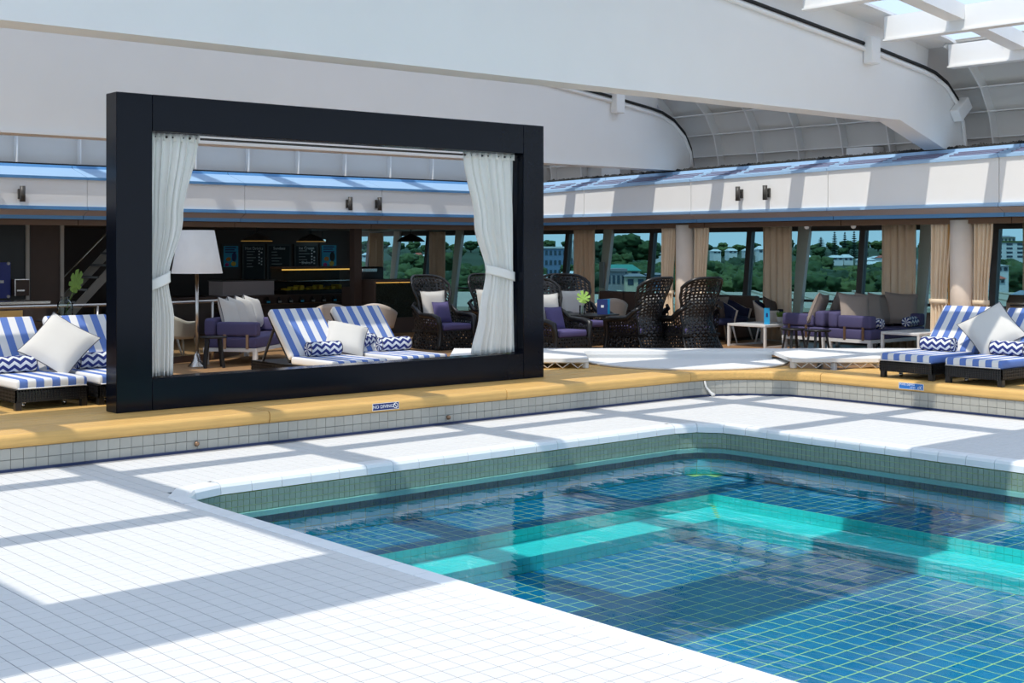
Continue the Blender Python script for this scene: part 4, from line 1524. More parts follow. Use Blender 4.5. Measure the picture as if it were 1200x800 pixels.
side_table(9.55, 17.80, 'small black stool table beside the floor lamp', 0.46, ZL, 0.20)
side_table(18.15, 13.78, 'small black side table before the sofa with its back to the zigzag sofa')
side_table(18.15, 13.30, 'small black side table before the sofa that carries the zigzag bolsters')


# --- sofas: face -y, length along x
def make_sofa(L, arms=(1, -1)):
    o = thing('lounge_sofa', 'x', 'sofa')
    h = L / 2
    b = MB(); b.box(-h, h, -0.43, -0.37, 0.20, 0.255); b.box(-h, h, 0.37, 0.43, 0.20, 0.255)
    b.box(-h, -h + 0.06, -0.37, 0.37, 0.20, 0.255); b.box(h - 0.06, h, -0.37, 0.37, 0.20, 0.255)
    for i in range(5):
        x = -h + 0.2 + i * (L - 0.4) / 4
        b.box(x - 0.03, x + 0.03, -0.37, 0.37, 0.215, 0.24)
    b.build('frame', 'white_metal', o)
    for x in (-h + 0.035, h - 0.035):
        for y in (-0.395, 0.395):
            b = MB(); b.rbox(x - 0.033, x + 0.033, y - 0.033, y + 0.033, 0, 0.22, 0.004, k=1); b.build('leg', 'white_metal', o)
    b = MB(); b.rbox(-h + 0.01, h - 0.01, -0.43, 0.42, 0.256, 0.425, 0.03); b.build('seat_cushion', 'navy_fabric', o)
    b = MB(); b.rbox(-h + 0.01, h - 0.01, 0.24, 0.43, 0.43, 0.70, 0.05); b.build('back_cushion', 'navy_fabric', o)
    for s in arms:
        b = MB(); b.rbox(*sorted((s * h, s * (h - 0.18))), -0.43, 0.22, 0.435, 0.645, 0.035)
        a = b.build('arm_cushion', 'navy_fabric', o)
        for y in (-0.28, 0.08):
            b = MB(); b.box(*sorted((s * (h + 0.004), s * (h - 0.02))), y - 0.022, y + 0.022, 0.24, 0.46); b.build('strap', 'bronze', a)
    return o


sofa = make_sofa(1.62)
SA = (9.67, 18.35)       # left sofa: back corner; depth axis (.61,-.79), length axis (.79,.61)
lx, ly, dx_, dy_ = 0.79, 0.61, 0.61, -0.79
sofa.location = (SA[0] + lx * 0.81 + dx_ * 0.43, SA[1] + ly * 0.81 + dy_ * 0.43, ZL)
sofa.rotation_euler = (0, 0, atan2(0.61, 0.79))
sofa['label'] = 'navy sofa on a white frame behind the floor lamp'
sofa['group'] = 'navy lounge sofas'
copy_tree(sofa, (19.5, 14.02, ZL), pi, 'navy sofa turned towards the white low table with the blue card')
copy_tree(sofa, (19.5, 13.08, ZL), 0, 'navy sofa with tan pillows and zigzag bolsters near the right curtain')


def on_left_sofa(t, d, dz, lab, **k):
    pillow('throw_pillow', lab, (SA[0] + lx * t + dx_ * d, SA[1] + ly * t + dy_ * d, ZL + dz), (0.61, -0.79, 0.35), (0.15, 0.1, 1), 0.52, 0.52, 0.17, **k)


for t_, lab in ((0.38, 'white pillow on the navy sofa, the one closest to the floor lamp'), (0.72, 'white pillow on the navy sofa, second from the floor lamp'), (1.02, 'white pillow on the navy sofa, half hidden third from the floor lamp'), (1.36, 'white pillow on the navy sofa, farthest from the floor lamp')):
    on_left_sofa(t_, 0.26, 0.74, lab)
# tan pillows on the two right sofas
for x, y, n, lab in ((18.95, 13.88, (-0.3, 1, 0.4), 'tan pillow on the sofa that faces the blue card, nearer its arm'), (19.6, 13.86, (0.1, 1, 0.4), 'tan pillow on the sofa that faces the blue card, farther from its arm'),
                     (19.05, 13.20, (-0.5, -1, 0.4), 'tan pillow on the zigzag sofa, first from the arm nearest the stage'), (19.42, 13.16, (-0.2, -1, 0.35), 'tan pillow on the zigzag sofa, second from the arm nearest the stage'),
                     (19.80, 13.20, (0.1, -1, 0.4), 'tan pillow on the zigzag sofa, third from the arm nearest the stage'), (20.12, 13.0, (-0.8, -0.8, 0.35), 'tan pillow leaning at the window end of the zigzag sofa')):
    pillow('throw_pillow', lab, (x, y, ZL + 0.72), n, (0.1, 0, 1), 0.56, 0.56, 0.17, 'cushion_tan', 'cushion_tan')
bolster('chevron bolster showing its end beside the arm of the right sofa', (19.0, 12.86, ZL + 0.515), pi / 2)
bolster('chevron bolster at the window end of the right sofa', (19.98, 12.72, ZL + 0.515), 0.2)


# --- brown banquettes by the windows
def banquette(x, y, L, label):
    o = thing('banquette', label, 'sofa', (x, y, ZL), -pi / 2)
    h = L / 2
    b = MB(); b.rbox(-h, h, -0.40, 0.35, 0.05, 0.42, 0.03); b.build('seat', 'cushion_brown', o)
    for i in range(2):
        b = MB(); b.rbox(-h + i * h + 0.01, i * h - 0.01, 0.17, 0.36, 0.42, 0.84, 0.04); b.build('backrest', 'cushion_brown', o)
    b = MB(); b.box(-h + 0.05, h - 0.05, -0.35, 0.3, 0, 0.05); b.build('plinth', 'black_wood', o)


banquette(20.2, 17.15, 1.5, 'brown banquette under the window behind the tub chairs and white table')
banquette(20.2, 19.95, 1.5, 'brown banquette under the window behind the wicker chairs')
pillow('throw_pillow', 'brown pillow leaning on the banquette behind the white low table', (19.95, 17.0, ZL + 0.62), (-1, -0.2, 0.4), (0, 0, 1), 0.46, 0.44, 0.15, 'cushion_tan', 'cushion_tan')


# --- tub chairs (face -y)
def make_tub():
    o = thing('tub_chair', 'x', 'chair')
    b = MB()
    def sh(u, v):
        a = -0.55 + (pi + 1.1) * u
        top = 0.60 + 0.18 * max(0, sin(a)) ** 1.3
        z = lerp(0.33, top, v)
        r_ = 0.29 + 0.07 * v
        return (r_ * cos(a) * 1.05, r_ * sin(a), z)
    b.grid(sh, 30, 6, thick=0.03)
    b.build('shell', 'beige_shell', o)
    b = MB()
    def inn(u, v):
        x, y, z = sh(u, v)
        return (x * 0.885, y * 0.885, z + 0.004)
    b.grid(inn, 30, 6, thick=0.02)
    b.build('lining', 'navy_inner', o)
    b = MB(); b.lathe([(0.0, 0.33), (0.27, 0.33), (0.30, 0.36), (0.30, 0.42), (0.27, 0.455), (0.0, 0.46)], 24, cap=False); b.build('seat_cushion', 'navy_inner', o)
    for sx, sy in ((-1, -1), (1, -1), (-1, 1), (1, 1)):
        b = MB(); b.tube([(sx * 0.20, sy * 0.20, 0.34), (sx * 0.27, sy * 0.27, 0)], [0.022, 0.014], 8); b.build('leg', 'white_metal', o)
    return o


tub = make_tub()
TUB = ((19.27, 16.38, -0.5, 'beige and navy tub chair beside the cream curtain at the white low table'),
       (19.98, 16.62, -0.2, 'beige and navy tub chair behind the middle of the white low table'),
       (20.08, 15.75, 0.5, 'beige and navy tub chair behind the blue card on the white low table'),
       (18.75, 18.75, 2.6, 'beige tub chair showing its back past the blue menu card'),
       (13.20, 20.15, 2.4, 'tub chair back seen over the striped lounger beside the navy sofa'),
       (13.85, 19.75, 2.4, 'tub chair back seen over the second striped lounger in the frame'),
       (8.20, 18.45, 2.9, 'tub chair behind the glass jar and the left loungers'),
       (9.93, 20.40, 1.9, 'pale tub chair behind the glass balustrade, next to the left drape'),
       (9.86, 19.58, 1.6, 'pale tub chair behind the glass balustrade, next to the floor lamp'))
for i, (x, y, rz, lab) in enumerate(TUB):
    if i == 0:
        tub.location = (x, y, ZL); tub.rotation_euler = (0, 0, rz); tub['label'] = lab; tub['group'] = 'tub chairs around the lounge'
    else:
        copy_tree(tub, (x, y, ZL), rz, lab)
pillow('throw_pillow', 'brown pillow in the tub chair beside the cream curtain', (19.30, 16.43, ZL + 0.62), (0.1, -1, 0.4), (0.3, 0, 1), 0.42, 0.42, 0.13, 'cushion_brown', 'cushion_brown')
pillow('throw_pillow', 'brown pillow in the tub chair behind the blue card', (20.11, 15.80, ZL + 0.62), (0.2, -1, 0.4), (0.3, 0, 1), 0.42, 0.42, 0.13, 'cushion_brown', 'cushion_brown')

# --- floor lamp
o = thing('floor_lamp', 'tall floor lamp with a giant white tapered shade', 'lamp', (9.42, 18.07, ZL))
b = MB(); b.lathe([(0.13, 0.0), (0.13, 0.012), (0.06, 0.10), (0.032, 0.20), (0.0, 0.2)], 20); b.build('base', 'steel', o)
b = MB(); b.tube([(0, 0, 0.1), (0, 0, 1.50)], 0.026, 12); b.build('pole', 'steel', o)
b = MB(); b.lathe([(0.375, 1.39), (0.255, 2.03), (0.250, 2.03), (0.370, 1.39)], 40, cap=False); sh_ = b.build('shade', 'shade', o)
b = MB(); b.lathe([(0.25, 2.02), (0.25, 2.03)], 40); b.build('top_diffuser', 'shade', sh_)

# --- round-fronted white stage
st = thing('white_stage', 'low white stage with a round front pad and zigzag truss legs', 'stage')
Fv, Rv = Vector((cos(HEAD), sin(HEAD))), Vector((sin(HEAD), -cos(HEAD)))
def FR(d, l):
    return (Fv.x * d + Rv.x * l, Fv.y * d + Rv.y * l)
ZS = 0.455


def ground_z(x, y):
    if (y > 15.0 or x > 16.75 or (x > 14.65 and y > 10.5)):
        return ZL
    return ZP


b = MB()
# two wings and a strip behind, leaving room for the round pad
for poly in ([FR(17.73, -0.85), FR(17.73, 1.02), FR(19.55, 1.02), FR(19.55, -0.85)],
             [FR(17.73, 3.72), FR(17.73, 4.88), FR(17.95, 5.12), FR(19.55, 6.2), FR(19.55, 3.72)],
             [FR(19.0, 1.02), FR(19.0, 3.72), FR(19.55, 3.72), FR(19.55, 1.02)]):
    b.prism(poly[::-1], ZS - 0.05, ZS)
b.build('deck_slab', 'stage', st)
b = MB(); b.prism([FR(19.02, 1.03), FR(19.02, 3.71), FR(19.10, 3.71), FR(19.10, 1.03)][::-1], ZP, ZS - 0.045)
b.build('skirt', 'stage', st)
b = MB()
c_ = FR(18.86, 2.45)
b.prism(arc(c_[0], c_[1], 1.43, 0, 2 * pi, 64)[:-1], ZP + 0.001, ZP + 0.028, smooth=True)
b.build('round_pad', 'stage', st)
b = MB()
b.tube([(c_[0] + 1.43 * cos(a * pi / 32), c_[1] + 1.43 * sin(a * pi / 32), ZP + 0.018) for a in range(64)], 0.014, 6, closed=True)
b.build('pad_rim', 'white_metal', st)
for l0, l1 in ((-0.85, 0.98), (3.76, 4.26), (4.34, 4.86)):
    n = max(4, int((l1 - l0) / 0.10))
    b = MB()
    for i in range(n):
        a = l0 + (l1 - l0) * i / n; c = l0 + (l1 - l0) * (i + 1) / n
        zt, zb = ZS - 0.052, ZP + 0.006
        za, zc = (zt, zb) if i % 2 == 0 else (zb, zt)
        b.tube([(*FR(17.77, a), za), (*FR(17.77, c), zc)], 0.008, 6)
    b.tube([(*FR(17.77, l0), ZS - 0.056), (*FR(17.77, l1), ZS - 0.056)], 0.010, 6)
    b.build('truss', 'white_metal', st)
for d_, l in ((17.8, -0.80), (17.8, 0.98), (17.8, 3.76), (17.8, 4.30), (17.9, 4.90), (19.45, -0.7), (19.45, 2.4), (19.45, 4.5), (19.45, 6.0)):
    b = MB(); x, y = FR(d_, l); b.rbox(x - 0.035, x + 0.035, y - 0.035, y + 0.035, ground_z(x, y), ZS - 0.05, 0.008, k=1); b.build('leg', 'white_metal', st)

ORD = ('first second third fourth fifth sixth seventh eighth ninth tenth eleventh twelfth thirteenth fourteenth fifteenth sixteenth seventeenth eighteenth nineteenth twentieth').split()
# =================================================================== REAR BAR
def wallbox(name, label, x0, x1, y0, y1, z0, z1, m, kind='structure', cat='wall'):
    b = MB(); b.box(x0, x1, y0, y1, z0, z1)
    return b.build(name, m, label=label, cat=cat, kind=kind)


wallbox('wall_bar', 'dark brown rear wall of the bar with the menu boards', 9.0, 19.9, 29.5, 29.7, ZL, 2.5, 'dark_brown')
for i in range(9):
    pass
ws = wallbox('wall_side', 'dark teal wall at the far left behind the loungers', -4, 9.10, 24.0, 24.2, ZL, 2.5, 'teal_dark')
b = MB(); b.box(9.10, 9.16, 23.95, 24.2, ZL, 2.5); b.build('edge_trim', 'fin', ws)
d1 = wallbox('door_1', 'dark brown panel door between two pale jambs at the far left', 9.20, 9.74, 24.0, 24.06, ZL, 2.42, 'dark_brown', cat='door')
b = MB(); b.box(9.74, 9.80, 23.95, 24.1, ZL, 2.5); b.build('jamb', 'fin', d1)
b = MB(); b.box(9.20, 9.74, 23.97, 24.0, 2.36, 2.42); b.build('header', 'header_wood', d1)
# staircase
o = thing('staircase', 'open staircase with dark treads beside the left post of the frame', 'stairs', (10.2, 25.4, ZL))
for i in range(9):
    b = MB(); b.box(0.22 * i, 0.22 * i + 0.26, 0, 0.9, 0.2 + 0.24 * i, 0.24 + 0.24 * i); b.build('tread', 'black_wood', o)
for yy in (0, 0.9):
    b = MB(); b.bar((-0.1, yy, 0.05), (2.1, yy, 2.3), 0.04, 0.16); b.build('stringer', 'fin', o)
b = MB(); b.tube([(-0.1, 0, 0.9), (2.0, 0, 3.0)], 0.02, 6); b.build('handrail', 'steel', o)
for i, (x, z, lab) in enumerate(((8.42, 1.35, 'navy notice board on the teal wall at the left edge'),)):
    o = thing('notice_board', lab, 'sign', (x, 23.98, z))
    b = MB(); b.box(-0.40, 0.40, -0.02, 0, -0.32, 0.32); b.build('board', 'blue_print', o)
    b = MB(); b.box(0.20, 0.28, -0.024, -0.02, -0.05, 0.0); b.build('print', 'print_white', o)
    for dz in (-0.29, 0.30):
        b = MB(); b.lathe([(0.03, -0.01), (0.03, 0.01)], 10, T=Matrix.Translation((0.36, -0.025, dz)) @ Matrix.Rotation(pi / 2, 4, 'X')); b.build('fixing', 'print_white', o)
o = thing('wall_cabinet', 'small dark wall cabinet with bright edge near the teal wall corner', 'cabinet', (8.98, 23.98, 1.22))
b = MB(); b.box(-0.13, 0.13, -0.14, 0, -0.15, 0.15); b.build('body', 'dark_brown', o)
b = MB(); b.box(-0.13, 0.13, -0.145, -0.14, 0.135, 0.15); b.box(-0.13, -0.115, -0.145, -0.14, -0.15, 0.135); b.box(-0.09, 0.05, -0.145, -0.14, -0.07, -0.04); b.build('door_edge', 'steel', o)

# counter, display case
o = thing('bar_counter', 'long dark bar counter with a shelf of small bottles', 'counter', (0, 0, ZL))
b = MB(); b.box(12.6, 17.3, 25.0, 25.8, 0, 0.72); b.build('body', 'dark_brown', o)
b = MB(); b.box(12.5, 17.35, 24.9, 25.9, 0.72, 0.76); b.build('worktop', 'dark_brown', o)
b = MB(); b.box(13.6, 17.2, 24.86, 24.98, 0.56, 0.58); b.build('shelf', 'header_wood', o)
for i in range(12):
    x = 13.8 + i * 0.28
    q = thing('bottle', ORD[i] + ' small dark bottle from the left on the bar counter shelf', 'bottle', (x, 24.92, ZL + 0.58), group='bottles on the counter shelf')
    b = MB(); b.lathe([(0.05, 0), (0.05, 0.08), (0.02, 0.11), (0.02, 0.14)], 10); b.build('body', 'black_wood', q)
    b = MB(); b.box(-0.04, 0.04, -0.053, -0.048, 0.02, 0.06); b.build('label', 'print_grey' if i % 3 else 'print_cyan', q)
o = thing('counter_box', 'grey cabinet standing on the bar counter under the menu boards', 'cabinet', (14.35, 25.5, ZL + 0.76))
b = MB(); b.box(-0.62, 0.62, -0.3, 0.3, 0, 0.30); b.build('body', 'soffit', o)
b = MB(); b.box(-0.64, 0.64, -0.32, 0.32, 0.30, 0.325); b.build('lid', 'mullion', o)
o = thing('display_case', 'glass food display case glowing amber on the bar counter', 'display case', (16.1, 25.4, ZL + 0.76))
b = MB(); b.box(-0.9, 0.9, -0.35, 0.35, 0.0, 0.08); b.build('base', 'black_wood', o)
b = MB(); b.box(-0.9, 0.9, -0.15, 0.35, 0.56, 0.60); b.build('roof', 'header_wood', o)
b = MB(); b.box(-0.9, 0.9, 0.33, 0.35, 0.08, 0.56); b.build('back', 'black_wood', o)
b = MB(); b.box(-0.9, 0.9, -0.33, 0.33, 0.28, 0.295); b.build('shelf', 'steel', o)
b = MB(); b.add([(-0.9, -0.35, 0.08), (0.9, -0.35, 0.08), (0.9, -0.15, 0.56), (-0.9, -0.15, 0.56), (-0.9, -0.342, 0.08), (0.9, -0.342, 0.08), (0.9, -0.142, 0.56), (-0.9, -0.142, 0.56)], [(0, 1, 2, 3), (7, 6, 5, 4), (0, 4, 5, 1), (2, 6, 7, 3)]); b.build('front_glass', 'clear_glass', o)
b = MB(); b.box(-0.88, 0.88, -0.14, -0.10, 0.52, 0.545); b.build('light_strip', 'amber', o)
b = MB()
for i in range(10):
    b.rbox(-0.8 + i * 0.165, -0.69 + i * 0.165, -0.2, 0.1, 0.085, 0.13 + 0.03 * (i % 3), 0.015, k=1)
b.build('food', 'print_yellow', o, kind='stuff')


def board(x0, x1, z0, z1, label, kind, body=None):
    o = thing('menu_board', label, 'sign', ((x0 + x1) / 2, 29.46, (z0 + z1) / 2))
    w, h = (x1 - x0) / 2, (z1 - z0) / 2
    b = MB(); b.box(-w - 0.05, w + 0.05, -0.01, 0.04, -h - 0.05, h + 0.05); b.build('frame', 'mullion', o)
    b = MB(); b.box(-w, w, -0.02, -0.01, -h, h); b.build('face', 'print_cyan' if kind == 'poster' else 'print_black', o)
    if kind == 'poster':
        b = MB()
        for i in range(3):
            b.box(-w * 0.8, w * (0.7 - 0.2 * (i % 2)), -0.023, -0.02, h * (0.80 - 0.22 * i), h * (0.92 - 0.22 * i))
        b.build('print_lines', 'sign_blue', o)
        b = MB(); b.ico((-w * 0.35, -0.02, -h * 0.25), w * 0.36, 2, sq=(1, 0.05, 0.7)); b.build('print_bun', 'print_orange', o)
        b = MB(); b.ico((w * 0.45, -0.02, -h * 0.05), w * 0.36, 2, sq=(1, 0.05, 1.6)); b.build('print_glass', 'print_black' if body else 'sign_blue', o)
        b = MB(); b.ico((-w * 0.55, -0.02, -h * 0.78), w * 0.28, 2, sq=(1, 0.05, 0.8)); b.build('print_fruit', 'print_pink', o)
        b = MB(); b.ico((w * 0.35, -0.02, -h * 0.70), w * 0.34, 2, sq=(1, 0.05, 0.9)); b.build('print_fruit', 'print_yellow', o)
    else:
        for (txt, fz) in body:
            text('lettering', txt, 0.11, 'print_white', o, (0, -0.022, fz * h), (pi / 2, 0, 0))
        b = MB()
        for i in range(kind):
            z = h * 0.66 - i * 0.075
            b.box(-w * 0.75, -w * 0.75 + w * (0.5 + 0.6 * R.random()), -0.022, -0.02, z, z + 0.02)
        b.build('print_lines', 'print_grey', o)
        b = MB()
        for i in range(min(kind, 5)):
            z = h * 0.66 - i * 0.075
            b.box(w * 0.45, w * 0.60, -0.022, -0.02, z, z + 0.035)
            if i != 1:
                b.box(w * 0.70, w * 0.85, -0.022, -0.02, z - 0.03, z + 0.005)
        if kind < 12:
            b.build('print_prices', 'print_white', o)


board(16.07, 16.47, 1.46, 1.98, 'blue food poster, first sign right of the lamp shade', 'poster')
board(16.64, 17.19, 1.10, 1.98, 'black menu board headed Hot Drinks', 6, (('Hot Drinks', 0.86),))
board(17.34, 17.94, 1.02, 1.98, 'black menu board headed Sundaes', 12, (('Sundaes', 0.88),))
board(18.14, 18.75, 1.20, 1.98, 'black menu board headed Ice Cream and Shakes', 5, (('Ice Cream', 0.86), ('Shakes', -0.10)))
board(18.91, 19.36, 1.44, 2.0, 'blue food poster, last sign before the brown post', 'poster', True)
for x, y, lab in ((14.6, 25.3, 'gold-rimmed dark pendant lamp above the Hot Drinks board'), (16.6, 26.3, 'gold-rimmed dark pendant lamp above the display case'), (18.2, 24.6, 'dark pendant lamp hanging before the far windows')):
    o = thing('pendant_lamp', lab, 'lamp', (x, y, 2.14))
    b = MB(); b.lathe([(0.33, -0.06), (0.22, 0.03), (0.08, 0.09), (0.02, 0.12), (0.02, 0.12), (0.075, 0.085), (0.21, 0.022), (0.325, -0.066)], 24, cap=False); b.build('shade', 'mullion' if x < 18 else 'black_wood', o)
    b = MB(); b.lathe([(0.31, -0.055), (0.21, 0.018), (0.205, 0.012), (0.305, -0.06)], 24, cap=False)
    if x < 18:
        b.tube([(0.33 * cos(a * pi / 16), 0.33 * sin(a * pi / 16), -0.06) for a in range(32)], 0.007, 5, closed=True)
        b.build('gold_lining', 'gold', o)
    b = MB(); b.tube([(0, 0, 0.1), (0, 0, 0.24)], 0.012, 6); b.build('cord', 'black_rubber', o)
o = thing('light_bar', 'cyan glowing light bar above the last food poster', 'lamp', (18.65, 29.3, 2.12))
b = MB(); b.box(-0.26, 0.26, -0.04, 0.04, -0.03, 0.03); b.build('tube', 'lamp_cyan', o)
b = MB(); b.box(-0.28, 0.28, -0.05, 0.05, 0.03, 0.06); b.build('housing', 'mullion', o)
for x in (-0.2, 0.2):
    b = MB(); b.box(x - 0.01, x + 0.01, -0.01, 0.01, 0.06, 0.265); b.build('hanger', 'mullion', o)
b = MB(); b.box(-0.09, 0.09, -0.09, 0.09, ZL, 2.42)
b.build('post', 'dark_brown', loc=(15.6, 23.0, 0), label='brown square post between the bar and the dark green hedge box', cat='post', kind='structure')
o = thing('hedge_box', 'dark green hedge panel in a brown box with a lit top edge', 'planter', (0, 0, ZL))
b = MB(); b.box(15.75, 17.45, 22.55, 22.95, 0, 0.32); b.build('base', 'dark_brown', o)
b = MB(); b.box(15.7, 17.5, 22.5, 23.0, 1.06, 1.12); b.box(15.7, 15.76, 22.5, 23.0, 0.0, 1.06); b.box(17.44, 17.5, 22.5, 23.0, 0, 1.06); b.build('case', 'dark_brown', o)
b = MB(); b.box(15.8, 17.4, 22.56, 22.58, 1.045, 1.06); b.build('light_strip', 'amber', o)
b = MB()
for i in range(1500):
    x, z = 15.78 + 1.64 * R.random(), 0.33 + 0.71 * R.random()
    a = R.random() * 6.28
    dx, dz = 0.028 * cos(a), 0.028 * sin(a)
    y = 22.56 + 0.03 * R.random()
    b.add([(x - dx, y, z - dz), (x - dz * 0.5, y - 0.02, z + dx * 0.5), (x + dx, y, z + dz), (x + dz * 0.5, y - 0.01, z - dx * 0.5)], [(0, 1, 2, 3)])
b.box(15.77, 17.43, 22.585, 22.9, 0.32, 1.05)
b.build('foliage', 'hedge', o, kind='stuff')
o = thing('coffee_machine', 'dark coffee machine behind the hedge box by the far window', 'machine', (16.25, 23.5, ZL + 0.95))
b = MB(); b.rbox(-0.28, 0.28, -0.2, 0.2, 0, 0.42, 0.03); b.build('body', 'black_wood', o)
b = MB(); b.rbox(-0.30, 0.10, -0.22, 0.2, 0.30, 0.40, 0.02); b.build('top_tray', 'steel', o)
b = MB(); b.box(-0.5, 0.5, -0.25, 0.25, -0.95, 0); b.build('stand', 'dark_brown', o)

# balustrade in front of the bar
o = thing('balustrade', 'glass balustrade with a steel handrail behind the left loungers and lamp', 'railing')
BAL = [(3.4, 19.0), (5.0, 19.0), (6.6, 18.9), (8.2, 18.8), (9.2, 18.75), (10.2, 19.05), (11.0, 19.65), (11.6, 20.5)]
b = MB(); b.tube([(x, y, ZL + 0.93) for x, y in BAL], 0.022, 8); b.build('handrail', 'steel', o)
for (xa, ya), (xb, yb) in zip(BAL, BAL[1:]):
    a, c = Vector((xa, ya, 0)), Vector((xb, yb, 0)); d = (c - a).normalized()
    a2, c2 = a + d * 0.05, c - d * 0.05
    b = MB(); b.bar(((a2.x), a2.y, ZL + 0.49), (c2.x, c2.y, ZL + 0.49), 0.012, 0.78); b.build('glass_pane', 'clear_glass', o)
    b = MB(); b.tube([(xa, ya, ZL), (xa, ya, ZL + 0.93)], 0.02, 8); b.build('baluster', 'steel', o)
    b = MB(); b.bar((a2.x, a2.y, ZL + 0.05), (c2.x, c2.y, ZL + 0.05), 0.05, 0.1); b.build('shoe_rail', 'dark_brown', o)
# service counters at the far left
o = thing('service_counter', 'dark service counter with a steel top and timber front at the far left', 'counter', (6.9, 21.8, ZL))
b = MB(); b.box(-2.2, 1.6, -0.3, 0.3, 0, 0.86); b.build('body', 'dark_brown', o)
b = MB(); b.box(-2.25, 1.65, -0.35, 0.35, 0.86, 0.90); b.build('worktop', 'steel', o)
b = MB(); b.box(-2.2, 1.2, -0.33, -0.30, 0.60, 0.76); b.build('front_board', 'timber', o)

# barbecue cabinet at the right edge
o = thing('barbecue', 'grey hooded barbecue on a cabinet behind the right sun loungers', 'barbecue', (19.7, 10.35, ZL), -pi / 2)
b = MB(); b.box(-0.75, 0.75, -0.35, 0.35, 0.0, 0.74); b.build('cabinet', 'soffit', o)
for s in (-1, 0, 1):
    b = MB(); b.box(s * 0.5 - 0.235, s * 0.5 + 0.235, -0.37, -0.35, 0.06, 0.70); b.build('cabinet_door', 'fin', o)
b = MB(); b.box(-0.80, 0.80, -0.38, 0.38, 0.74, 0.77); b.build('worktop', 'mullion', o)
b = MB()
prof_ = [(-0.33, 0.77), (-0.33, 0.92), (-0.24, 1.04), (0.1, 1.10), (0.33, 1.02), (0.33, 0.77)]
vs = [(-0.30, y, z) for y, z in prof_] + [(0.74, y, z) for y, z in prof_]
k = len(prof_)
b.add(vs, [tuple(range(k)), tuple(range(2 * k - 1, k - 1, -1))] + [(i, i + k, (i + 1) % k + k, (i + 1) % k) for i in range(k)])
b.build('hood', 'steel', o)
b = MB(); b.tube([(-0.2, -0.35, 0.88), (-0.2, -0.39, 0.88), (0.64, -0.39, 0.88), (0.64, -0.35, 0.88)], 0.012, 6); b.build('handle', 'mullion', o)


# =================================================================== OUTSIDE
def PXL(px, d):
    return (px - 600) / 1561 * d


def hz(d, l):
    h = curve([(0, -12), (60, -12), (64, -3.4), (112, -3.4), (122, -6.5), (262, -6.5), (300, -3.2), (340, -0.9), (420, 1.2), (520, 2.2), (900, 3)], d)
    return h + (0.8 * noise.noise(Vector((d * 0.02, l * 0.02, 0))) if d > 130 else 0)


b = MB()
ds = [40, 60, 64, 80, 112, 122, 150, 190, 230, 262, 280, 300, 320, 340, 370, 400, 430, 470, 520, 600, 750]
ls = [(-60 + i * 4.5) for i in range(0, 90)]
vs = [(*FR(d, l * d / 220 + 10), hz(d, l)) for d in ds for l in ls]
n = len(ls)
b.add(vs, [(j * n + i, j * n + i + 1, (j + 1) * n + i + 1, (j + 1) * n + i) for j in range(len(ds) - 1) for i in range(n - 1)], 0, True)
b.build('hillside', 'grass', label='green hillside rising beyond the harbour outside the windows', cat='hill', kind='structure')

# tree prototypes
TREES = []
for v in range(6):
    b = MB()
    for i in range(9 if v < 4 else 6):
        a = R.random() * 6.28
        rr = 0.34 * sqrt(R.random())
        b.ico((rr * cos(a), rr * sin(a), 0.45 + 0.42 * R.random()), 0.16 + 0.12 * R.random(), 3, disp=0.55, freq=3.2, seed=R.random() * 40, sq=(1, 1, 0.82))
    b.ico((0, 0, 0.55), 0.36, 3, disp=0.5, freq=3.4, seed=v * 3.1, sq=(1, 1, 0.85))
    crown = b.mesh('crown', 'crown%d' % (v % 4))
    b = MB(); b.tube([(0, 0, -0.25), (0.02, 0, 0.2), (0, 0.02, 0.5)], [0.05, 0.04, 0.02], 6)
    TREES.append((crown, b.mesh('trunk', 'trunk')))


VIEWS = ((505, 'the far window beyond the hedge box'), (600, 'the window beside the right white drape'), (699, 'the window just right of the black frame'), (796, 'the window left of the wicker-side column'),
         (905, 'the window behind the white low table'), (1042, 'the window over the right sofas'), (1150, 'the gap beside the second column'), (2000, 'the window at the right edge'))
SEEN = {}


def view_of(x, y):
    D = x * cos(HEAD) + y * sin(HEAD)
    px = 600 + 1561 * (x * sin(HEAD) - y * cos(HEAD)) / D
    return px, next(t for lim, t in VIEWS if px < lim)


def register(o, what):
    px, v = view_of(o.location.x, o.location.y)
    SEEN.setdefault((what, v), []).append((px, o))


def label_all():
    for (what, v), lst in SEEN.items():
        lst.sort(key=lambda t: t[0])
        for k, (px, o) in enumerate(lst):
            o['label'] = ('%s in %s' % (what, v)) if len(lst) == 1 else '%s in %s, %s from left' % (what.replace('tree just below the white houses', 'below-houses tree'), v, ORD[k])


def tree(d, l, h, w, v, label, group):
    o = thing('tree', label, 'tree', (*FR(d, l), hz(d, l)), R.random() * 6.28, group=group)
    o.scale = (w, w, h)
    register(o, label)
    put('crown', TREES[v][0], o)
    put('trunk', TREES[v][1], o)


def row(d, px0, px1, step, h, label, group, jd=8, w=1.0):
    l = PXL(px0, d)
    while l < PXL(px1, d):
        dd = d + R.uniform(-jd, jd)
        hh = h * R.uniform(0.82, 1.15)
        tree(dd, l * dd / d, hh, hh * w * R.uniform(0.85, 1.15), R.randrange(6), label, group)
        l += step * R.uniform(0.75, 1.25)


